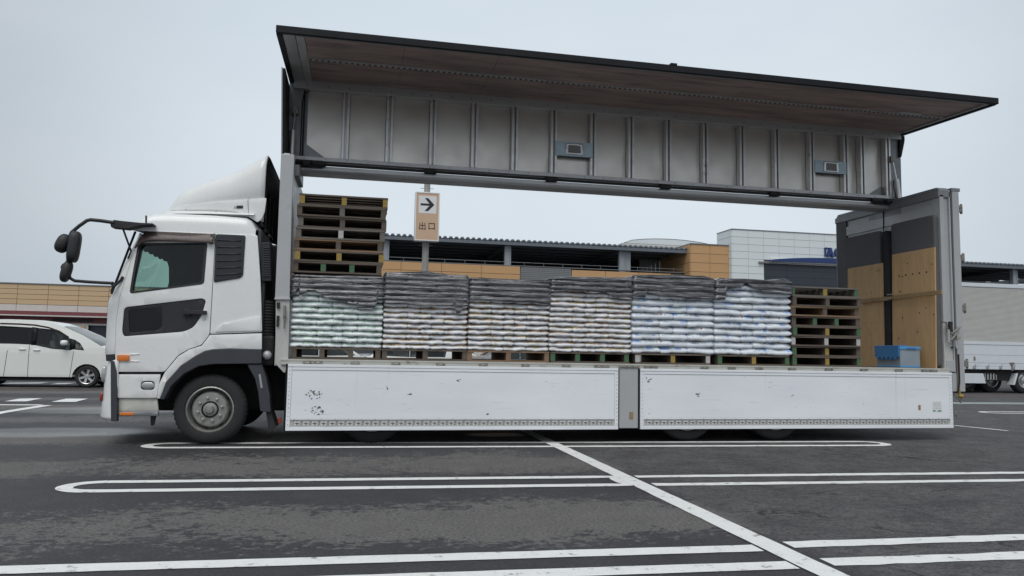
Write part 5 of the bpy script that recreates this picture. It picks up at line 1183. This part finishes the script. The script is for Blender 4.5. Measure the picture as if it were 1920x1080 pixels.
# driver at the wheel, seat on the far (right-hand) side
def person(loc):
    rt = tag(empty('person', loc), 'person in a pale shirt at the steering wheel of the white minivan', 'person')
    def skin_obj(nm, mat, joints, bones, par=rt):
        me = bpy.data.meshes.new(nm); me.from_pydata([j[:3] for j in joints], bones, []); me.materials.append(MATS[mat]); o = bpy.data.objects.new(nm, me); COL.objects.link(o); o.parent = par
        m = o.modifiers.new('skin', 'SKIN'); m.use_smooth_shade = True
        for v, j in zip(me.skin_vertices[0].data, joints): v.radius = (j[3], j[4] if len(j) > 4 else j[3])
        me.skin_vertices[0].data[0].use_root = True
        s = o.modifiers.new('sub', 'SUBSURF'); s.levels = 1; s.render_levels = 2; return o
    J = [(0,0,.12,.13,.16),(-.03,0,.35,.12,.15),(-.06,0,.55,.10,.16),(-.03,0,.66,.055,.06),(.0,0,.74,.055),(.02,0,.84,.088,.075),(.02,0,.92,.075,.065),
         (-.05,-.20,.56,.055),(.10,-.24,.36,.045),(.34,-.17,.46,.035),(.43,-.16,.50,.03),(-.05,.20,.56,.055),(.10,.24,.36,.045),(.34,.17,.46,.035),(.43,.16,.50,.03),
         (.06,-.10,.10,.10),(.48,-.14,.16,.07),(.60,-.14,-.22,.05),(.06,.10,.10,.10),(.48,.14,.16,.07),(.60,.14,-.22,.05)]
    Bn = [(0,1),(1,2),(2,3),(3,4),(4,5),(5,6),(2,7),(7,8),(8,9),(9,10),(2,11),(11,12),(12,13),(13,14),(0,15),(15,16),(16,17),(0,18),(18,19),(19,20)]
    body = skin_obj('body', 'skin', J, Bn)
    skin_obj('shirt', 'shirt', [(0,0,.10,.15,.18),(-.03,0,.35,.14,.175),(-.06,0,.55,.12,.18),(-.05,-.20,.56,.07),(.04,-.23,.42,.065),(-.05,.20,.56,.07),(.04,.23,.42,.065)], [(0,1),(1,2),(2,3),(3,4),(2,5),(5,6)])
    b = MB(); b.ellipsoid((-.015,0,.91), (.105,.088,.10), 10, 14); b.build('hair', 'hair', rt, 60)
    return rt
person((ax_-.66, VY+.86+.02, .66))
# ---- cars parked behind, glimpsed through the pallet openings
hprof = [(2.02,.25),(2.10,.45),(2.06,.68),(1.85,.82),(1.15,.98),(.45,1.44),(-.2,1.50),(-1.2,1.46),(-1.75,1.30),(-2.0,.95),(-2.05,.5),(-1.98,.25)]
hw1 = [(.95,1.0),(.40,1.37),(-.20,1.42),(-.20,.97)]; hw2 = [(-.26,.97),(-.26,1.42),(-1.15,1.38),(-1.5,1.2),(-1.45,.98)]
sprof = [(2.05,.25),(2.12,.45),(2.08,.66),(1.9,.80),(1.2,.93),(.35,1.38),(-.3,1.43),(-1.0,1.36),(-1.55,1.02),(-2.1,.95),(-2.18,.6),(-2.1,.28)]
def small_car(nm, loc, rz, pf, paint, lb, cat, grp):
    rt, hw_, sk = car(nm, loc, rz, 4.2, 1.5, 1.7, pf, .95, [hw1, hw2] if pf is hprof else [[(.95,.96),(.32,1.31),(-.2,1.35),(-.2,.93)],[(-.26,.93),(-.26,1.35),(-.95,1.28),(-1.35,1.0),(-1.3,.93)]], (1.3,-1.25), .31, paint, lb, cat, grp, [((-.23,.93),(-.25,.28)),((1.0,.93),(.9,.28)),((-1.2,.9),(-1.0,.5))], [(-.08,.85),(-1.0,.86)], ['tint_glass']*2)
    sk('nose', paint, 0, 4); sk('windscreen', 'tint_glass', 4, 5, .05); sk('roof', paint, 5, 7); sk('rear_window', 'tint_glass', 7, 8, .05); sk('tail', paint, 8, 11)
    b = MB(); b.box(-1.9, 1.9, -.75, .75, .22, .42); b.build('underbody', 'chassis_black', rt)
    for s in (-1, 1):
        b = MB(); b.ellipsoid((1.98, s*.60, .68), (.09,.16,.07), 8, 12, .7); b.build('head_lamp', 'lamp_lens', rt, 50); b = MB(); b.ellipsoid((-2.0, s*.66, .85), (.07,.12,.10), 8, 12, .7); b.build('tail_lamp', 'red_lens', rt, 50)
    return rt
GP = 'cars parked behind the truck'
for px, Y, rz, pf, pt, lb in ((606, 17, 8, hprof, 'car_white', 'white hatchback seen through the pallet under the green-printed sacks'), (690, 21, 95, sprof, 'car_silver', 'silver saloon seen through the pallet under the green-printed sacks'),
        (757, 18, 175, hprof, 'car_white', 'white hatchback seen through the pallet next to the green-printed stack'), (838, 22, 10, sprof, 'car_white', 'white saloon seen through the pallet beside the orange-brown one'), (905, 24, 92, hprof, 'car_black', 'black hatchback seen through the orange-brown pallet'), (975, 20, 3, sprof, 'car_silver', 'silver saloon seen through the orange-brown pallet')):
    small_car('parked_car', (at_y(px, 665, Y).x, Y, 0), R_(rz), pf, pt, lb, 'car', GP)
# ---- the other truck
RY = 13.7; rx0 = 20.4
tr2 = tag(empty('box_truck', (0,0,0)), 'white box truck with ribbed aluminium walls parked beyond the raised-wing truck', 'truck')
def T2(px, py): q = at_y(px, py, RY); return q.x, q.z
z_t, z_c1, z_c0, z_g1, z_g0 = 4.0, 3.86, 1.86, 1.75, .86
x2 = 33.0
b = MB(); n = 46; vs_ = []; fs_ = []
for k in range(n*2+1):
    z = z_c0+(z_c1-z_c0)*k/(n*2); y = RY-(.012 if k % 2 else -.012); vs_ += [(rx0, y, z), (x2, y, z)]
fs_ = [(2*i, 2*i+1, 2*i+3, 2*i+2) for i in range(n*2)]; b.add(vs_, fs_); b.build('ribbed_wall', 'corrugated', tr2)
def t2b(nm, mat, xa, xb, ya, yb, za, zb, bev=.01): b = MB(); b.box(xa, xb, ya, yb, za, zb); return b.build(nm, mat, tr2, None, bev)
t2b('box_core', 'box_white', rx0, x2, RY+.02, RY+2.45, 1.0, 3.98); t2b('roof_rail', 'box_white', rx0, x2, RY-.03, RY+.04, z_c1, z_t); t2b('middle_rail', 'box_white', rx0, x2, RY-.035, RY+.02, z_g1+.002, z_c0)
t2b('side_gate', 'box_white', rx0, x2, RY-.02, RY+.015, z_g0+.10, z_g1); t2b('lower_rail', 'box_white', rx0, x2, RY-.03, RY+.02, z_g0, z_g0+.095)
t2b('gate_line', 'grey_rib', rx0, x2, RY-.024, RY-.018, 1.09, 1.098, 0); t2b('gate_line', 'grey_rib', rx0, x2, RY-.024, RY-.018, 1.38, 1.386, 0)
for k in range(12):
    x = rx0+.4+k*.56; b = MB(); b.box(x-.05, x+.05, RY-.07, RY-.02, z_g0+.03, z_g0+.13); b.tube([(x-.05,RY-.07,z_g0+.12),(x,RY-.09,z_g0+.2),(x+.05,RY-.07,z_g0+.12)], .012, 6); b.build('rope_hook', 'bright_steel', tr2, None, .006)
q = T2(1826, 672); b = MB(); b.box(q[0]-.03, q[0]+.03, RY-.05, RY, q[1]-.07, q[1]+.07); b.build('latch', 'hinge_steel', tr2, None, .01)
q = T2(1896, 681); b = MB(); b.box(q[0]-.09, q[0]+.09, RY-.06, RY, q[1]-.03, q[1]+.03); b.box(q[0]-.04, q[0]+.04, RY-.055, RY, q[1]-.28, q[1]); b.build('latch', 'hinge_steel', tr2, None, .01)
t2b('chassis', 'chassis_black', rx0, x2, RY+.2, RY+2.2, .45, .84)
qa, qb = T2(1813, 700), T2(1849, 719); b = MB(); b.prism([(rx0,qa[1]),(T2(1844,700)[0],qa[1]),(qb[0],qb[1]),(rx0,qb[1])], RY, RY+.3); b.build('side_guard', 'box_white', tr2, None, .01)
q = T2(1906, 700); b = MB(); b.prism([(q[0]-.02,q[1]),(q[0]+.06,q[1]),(q[0]-.1,q[1]-.42),(q[0]-.18,q[1]-.42)], RY-.01, RY+.3); b.build('mud_guard', 'box_white', tr2)
for k in range(4):
    q = T2(1849+k*5.5, 700); b = MB(); b.tube([(q[0],RY+.05,q[1]),(q[0],RY+.05,q[1]-.22),(q[0]+.1,RY+.05,q[1]-.22),(q[0]+.1,RY+.05,q[1]-.05)], .016, 6); b.build('hanger_hook', 'body_grey', tr2)
def w2(x, y, sg_):
    wr = empty('wheel', (x, y, .48), 0, tr2); b = MB(); b.lathe([(.28,.03),(.30,0),(.40,0),(.46,.03),(.48,.07),(.48,.24),(.28,.28)], (0,0,0), 'y', 36, sgn=sg_); b.build('tyre', 'rubber', wr, 40)
    b = MB(); b.lathe([(.285,.03),(.285,0),(.26,.01),(.24,.12),(.14,.10),(.13,.02),(.07,.0),(0,.0)], (0,0,0), 'y', 30, sgn=sg_); b.build('rim', 'bright_steel', wr, 40)
for x in (T2(1835,715)[0]-.0, T2(1868,715)[0]+.35, T2(1919,715)[0]+.12, 31.5):
    for y, s in ((RY+(.55 if x < 25 else .05), 1), (RY+2.4, -1)): w2(x, y, s)
# ------------------------------------------------------------------ buildings
def slabs(parent, nm, mat, x0, x1, z0, z1, cols, rows, y, gap=.02, th=.05, skip=None):
    me = None; cw, rh = (x1-x0)/cols, (z1-z0)/rows
    b = MB(); b.box(-cw/2+gap/2, cw/2-gap/2, 0, th, -rh/2+gap/2, rh/2-gap/2); me = b.mesh(nm, [mat])
    for i in range(cols):
        for j in range(rows):
            if skip and skip(x0+cw*(i+.5), z0+rh*(j+.5)): continue
            o = bpy.data.objects.new(nm, me); COL.objects.link(o); o.parent = parent; o.location = (x0+cw*(i+.5), y, z0+rh*(j+.5))
# ---- low store beyond the minivan
BYS = 45.0
store = tag(empty('store_building', (0,0,0)), 'low store with tan panel fascia and dark red canopy band', 'building')
sx0, sx1 = -34.0, -2.0
b = MB(); b.box(sx0, sx1, BYS+.06, BYS+12, 0, 5.05); b.build('wall', 'joint_dark', store)
slabs(store, 'fascia_panel', 'tan_panel', -34.6, -1.66, 3.80, 5.13, 18, 4, BYS, .025)
b = MB(); b.box(sx0-.7, sx1+.4, BYS-.05, BYS+12, 5.135, 5.20); b.build('parapet_cap', 'grey_rib', store)
slabs(store, 'white_fascia', 'white_band', -34.6, -1.66, 3.33, 3.795, 18, 1, BYS-.02, .025, .08)
b = MB(); b.box(sx0, sx1, BYS-1.2, BYS+.05, 3.08, 3.32); b.build('canopy_band', 'red_band', store)
b = MB(); b.box(sx0, sx1, BYS-1.25, BYS, 3.0, 3.075); b.build('canopy_trim', 'white_band', store)
b = MB(); b.box(sx0, sx1, BYS-.6, BYS+.04, 2.62, 2.99); b.build('lintel', 'red_band', store); b = MB(); b.box(-17.6, -15.1, BYS-.62, BYS-.59, 2.72, 2.9); b.build('lintel_slot', 'dark_band', store)
b = MB(); b.box(sx0, sx1, BYS-.7, BYS, 2.5, 2.615); b.build('lower_trim', 'white_band', store)
for k in range(14):
    x = sx0+1+k*2.35; b = MB(); b.box(x-.06, x+.06, BYS-.55, BYS-.43, 0, 2.5); b.build('mullion', 'body_grey_dark', store)
    b = MB(); b.box(x+.07, x+2.28, BYS-.5, BYS-.46, .1, 2.48); b.build('shop_window', 'tower_dark', store)
q = at_y(137, 613, BYS-.8); b = MB(); b.box(q.x-1.0, q.x+.9, BYS-.8, BYS-.74, q.z-.25, q.z+.2); b.build('wall_notice', 'white_band', store)
b = MB(); b.box(at_y(155,620,BYS-.9).x-.1, at_y(155,620,BYS-.9).x+.1, BYS-.9, BYS-.7, 0, 2.5); b.build('canopy_post', 'tan_panel', store)
# ---- parking deck with a steel roof
PK = 45.0
deckb = tag(empty('parking_building', (0,0,0)), 'long parking building with open roofed top deck and orange panels', 'building')
bx0, bx1, bxr = -4.0, 26.5, 66.0
RZ, PZ = 9.55, 7.66
b = MB(); b.box(bx0, bxr, PK+.3, PK+26, PZ-1.0, PZ-.9); b.build('parking_floor', 'concrete', deckb)
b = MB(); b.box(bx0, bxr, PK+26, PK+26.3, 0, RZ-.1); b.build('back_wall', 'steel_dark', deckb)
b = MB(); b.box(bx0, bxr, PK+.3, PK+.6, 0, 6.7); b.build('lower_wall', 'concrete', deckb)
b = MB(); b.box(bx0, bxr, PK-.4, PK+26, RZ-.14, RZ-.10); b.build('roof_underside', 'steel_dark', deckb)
b = MB(); b.box(bx0, bxr, PK-.45, PK-.1, RZ-.40, RZ-.14); b.build('eave_beam', 'roof_sheet', deckb)
b = MB()
n = int((bxr-bx0)/.42)
for k in range(n):
    x = bx0+.42*k; b.prism([(x,RZ-.1),(x+.08,RZ+.03),(x+.24,RZ+.03),(x+.32,RZ-.1)], PK-.5, PK+26)
stuff(b.build('roof_ridge_row', 'roof_sheet', deckb))
for k in range(8):
    x = 3.7+9.0*k
    if 27 < x < 44: continue
    b = MB(); b.box(x-.16, x+.16, PK+.0, PK+.3, 6.7, RZ-.38); b.box(x-.24, x-.17, PK-.02, PK+.32, 6.7, RZ-.38); b.box(x+.17, x+.24, PK-.02, PK+.32, 6.7, RZ-.38)
    if k == 2: b.box(x+.28, x+.72, PK+.1, PK+.4, 6.7, RZ-.38)
    b.build('column', 'steel_col', deckb)
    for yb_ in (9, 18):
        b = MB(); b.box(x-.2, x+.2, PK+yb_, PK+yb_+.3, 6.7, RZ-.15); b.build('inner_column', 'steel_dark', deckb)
    b = MB(); b.prismx([(PK+.3,RZ-.14),(PK+26,RZ-.14),(PK+26,RZ-.75),(PK+.3,RZ-.55)], x-.12, x+.12); b.build('roof_truss', 'roof_sheet', deckb)
for k in range(14):
    b = MB(); y = PK+1.5+1.7*k; b.box(bx0, bxr, y, y+.15, RZ-.32, RZ-.14); b.build('purlin', 'roof_sheet', deckb)
gx0, gx1 = at_y(975,510,PK).x, at_y(1072,510,PK).x
slabs(deckb, 'parapet_panel', 'orange_panel', bx0, gx0, 3.9, PZ-.02, 6, 6, PK-.04, .03, .1); slabs(deckb, 'parapet_panel', 'orange_panel', gx1, 25.7, 3.9, PZ-.12, 3, 6, PK-.04, .03, .1)
slabs(deckb, 'ribbed_panel', 'grey_rib', gx0+.05, gx1-.05, 3.9, PZ-.05, 1, 26, PK-.02, .02, .1); slabs(deckb, 'parapet_panel', 'orange_panel', 45, bxr, 3.9, PZ-.02, 5, 6, PK-.04, .03, .1)
b = MB(); b.box(bx0, bxr, PK+.06, PK+.3, 3.9, PZ-.14); b.build('parapet_core', 'joint_dark', deckb)
b = MB(); b.box(bx0, bxr, PK-.06, PK+.3, PZ-.02, PZ+.03); b.build('parapet_cap', 'grey_rib', deckb)
b = MB(); b.tube([(bx0,PK+.15,PZ+.28),(bxr,PK+.15,PZ+.28)], .022, 6)
for k in range(int((bxr-bx0)/1.5)): b.tube([(bx0+1.5*k,PK+.15,PZ),(bx0+1.5*k,PK+.15,PZ+.28)], .02, 5)
b.build('railing', 'rail_steel', deckb)
# stair enclosure at its end: grey wall, glass screens
b = MB(); b.box(at_y(1200,480,PK+5).x, at_y(1262,480,PK+5).x, PK+5, PK+5.3, PZ-.9, RZ-.2); b.build('stair_wall', 'concrete', deckb)
for k in range(5):
    x = at_y(1205+k*8, 500, PK+1).x; b = MB(); b.box(x-.03, x+.03, PK+1, PK+1.05, PZ-.1, PZ+.3+.16*k); b.build('stair_post', 'rail_steel', deckb)
# orange block closing the deck
ob0, obc, ob1 = at_y(1255,480,PK).x, at_y(1285,480,PK).x, at_y(1353,480,PK-1).x
blk = tag(empty('orange_block', (0,0,0)), 'plain orange panelled block between the parking deck and white tower', 'building')
b = MB(); b.box(obc, ob1+1, PK-.95, PK+8, 0, 9.80); b.build('wall', 'joint_dark', blk)
slabs(blk, 'cladding_panel', 'orange_panel', obc, ob1+.6, 3.4, 9.80, 2, 9, PK-1.0, .03, .06)
b = MB(); b.box(obc-.05, ob1+.8, PK-1.05, PK+8, 9.80, 9.88); b.build('parapet_cap', 'grey_rib', blk)
b = MB(); b.box(-.02, .05, -4.5, 4.5, -.34, .34); me_ = b.mesh('cladding_panel', ['orange_panel'])
for j in range(9):
    o = bpy.data.objects.new('cladding_panel', me_); COL.objects.link(o); o.parent = blk; o.location = (obc-.05, PK+3.55, 3.75+.711*j)
# curved glass roof behind
gr = tag(empty('curved_skylight', (at_y(1240,455,PK+12).x, PK+12, 0)), 'low curved pale metal roof with crossing seams above the parking deck', 'roof')
b = MB(); ztp = at_y(1240,454,PK+12).z; zb_ = ztp-.55
b.grid(lambda i, j: (-4.5+9*i/12, -2+8*j/6, zb_+(ztp-zb_)*math.sin(math.pi*min(1, max(0, i/12)))**.5), 13, 7); b.prism([(-4.5+9*i/12, zb_-.02+(ztp-zb_)*math.sin(math.pi*i/12)**.5) for i in range(13)], -2, 6); b.build('curved_sheet', 'tower_white', gr, 40)
for k in range(7):
    b = MB(); b.tube([(-4.5+9*i/12, -2+8*k/6, zb_+(ztp-zb_)*math.sin(math.pi*i/12)**.5) for i in range(13)], .025, 5); b.build('seam', 'grey_rib', gr)
b = MB(); b.box(-4.6, 4.6, -2, 6, RZ-.1, zb_); b.build('upstand', 'white_band', gr)
# ---- white sign tower
TY = 43.5; TD = 2.45
tw = tag(empty('sign_tower', (0,0,0)), 'white panelled tower with dark blue lettering, swoosh and dark lower facade', 'building')
tx0, tx1 = at_y(1373.5,470,TY).x, 47.5; tz = at_y(1373.5,430,TY).z
dx0_, dz1_ = at_y(1423,492,TY).x, at_y(1423,492,TY).z
b = MB(); b.box(tx0+.03, tx1, TY+.06, TY+TD, 0, tz-.03); b.build('wall', 'joint_dark', tw)
slabs(tw, 'cladding_panel', 'tower_white', tx0, tx0+11*1.33, tz-13*.565, tz, 11, 13, TY, .022, .08, lambda x, z: x > dx0_ and z < dz1_+.1)
nlow = 11; b = MB(); b.box(-.04, .05, -.68, .68, -.27, .27); me_ = b.mesh('cladding_panel', ['tower_white'])
b = MB(); b.box(-.04, .06, -1.2, 1.2, -.27, .27); me_ = b.mesh('cladding_panel', ['tower_white'])
for j in range(13):
    for k in range(1):
        o = bpy.data.objects.new('cladding_panel', me_); COL.objects.link(o); o.parent = tw; o.location = (tx0-.02, TY+1.24+2.43*k, tz-.283-.565*j)
b = MB(); b.box(tx0-.08, tx1, TY-.04, TY+TD, tz, tz+.06); b.build('parapet_cap', 'grey_rib', tw)
slabs(tw, 'dark_panel', 'tower_dark', dx0_, dx0_+9.6, 1.0, dz1_, 4, 14, TY+.02, .02, .06)
b = MB(); b.box(dx0_-.06, tx1, TY-.16, TY+.02, dz1_-.06, dz1_+.06); b.build('facade_trim', 'joint_dark', tw); b = MB(); b.box(at_y(1443,490,TY).x, tx1, TY-.12, TY-.02, dz1_+.07, dz1_+.36); b.build('light_box', 'sign_white', tw)
sw0 = at_y(1442,488.5,TY-.15); sx_ = tx0+14.2-sw0.x; npt = 24; top_ = []; bot_ = []
for k in range(npt+1):
    t = k/npt; x = sw0.x+sx_*t; top_.append((x, sw0.z+.03+.36*math.sin(math.pi*min(1, t*1.02))**.75)); bot_.append((x, sw0.z-.05+.05*math.sin(math.pi*t)))
b = MB(); b.prism(bot_+top_[::-1], TY-.28, TY-.13); b.build('swoosh', 'logo_blue', tw)
def bigletter(pl, nm='letter', th=.12): b = MB(); b.prism(pl, TY-.16-th*.2, TY-.002); b.build(nm, 'logo_blue', tw)
def lp(zx, zy): q = at_y(1340+zx*.1354, 420+zy*.1354, TY-.1); return (q.x, q.z)
bigletter([lp(1524,326), lp(1556,326), lp(1556,350), lp(1544,356), lp(1534,356), lp(1540,452), lp(1528,452)])
bigletter([lp(1552,440), lp(1556,452), lp(1590,454), lp(1592,442), lp(1586,440), lp(1590,420), lp(1612,422), lp(1616,440), lp(1608,444), lp(1608,455), lp(1655,457), lp(1655,446), lp(1645,442), lp(1612,332), lp(1575,328), lp(1572,338), lp(1580,342)])
cc = lp(1715, 395); pts = []
for k in range(17):
    a = R_(45+270*k/16); pts.append((cc[0]+.37*math.cos(a), cc[1]+.37*math.sin(a)))
for k in range(17):
    a = R_(315-270*k/16); pts.append((cc[0]+.20*math.cos(a), cc[1]+.24*math.sin(a)))
bigletter(pts)
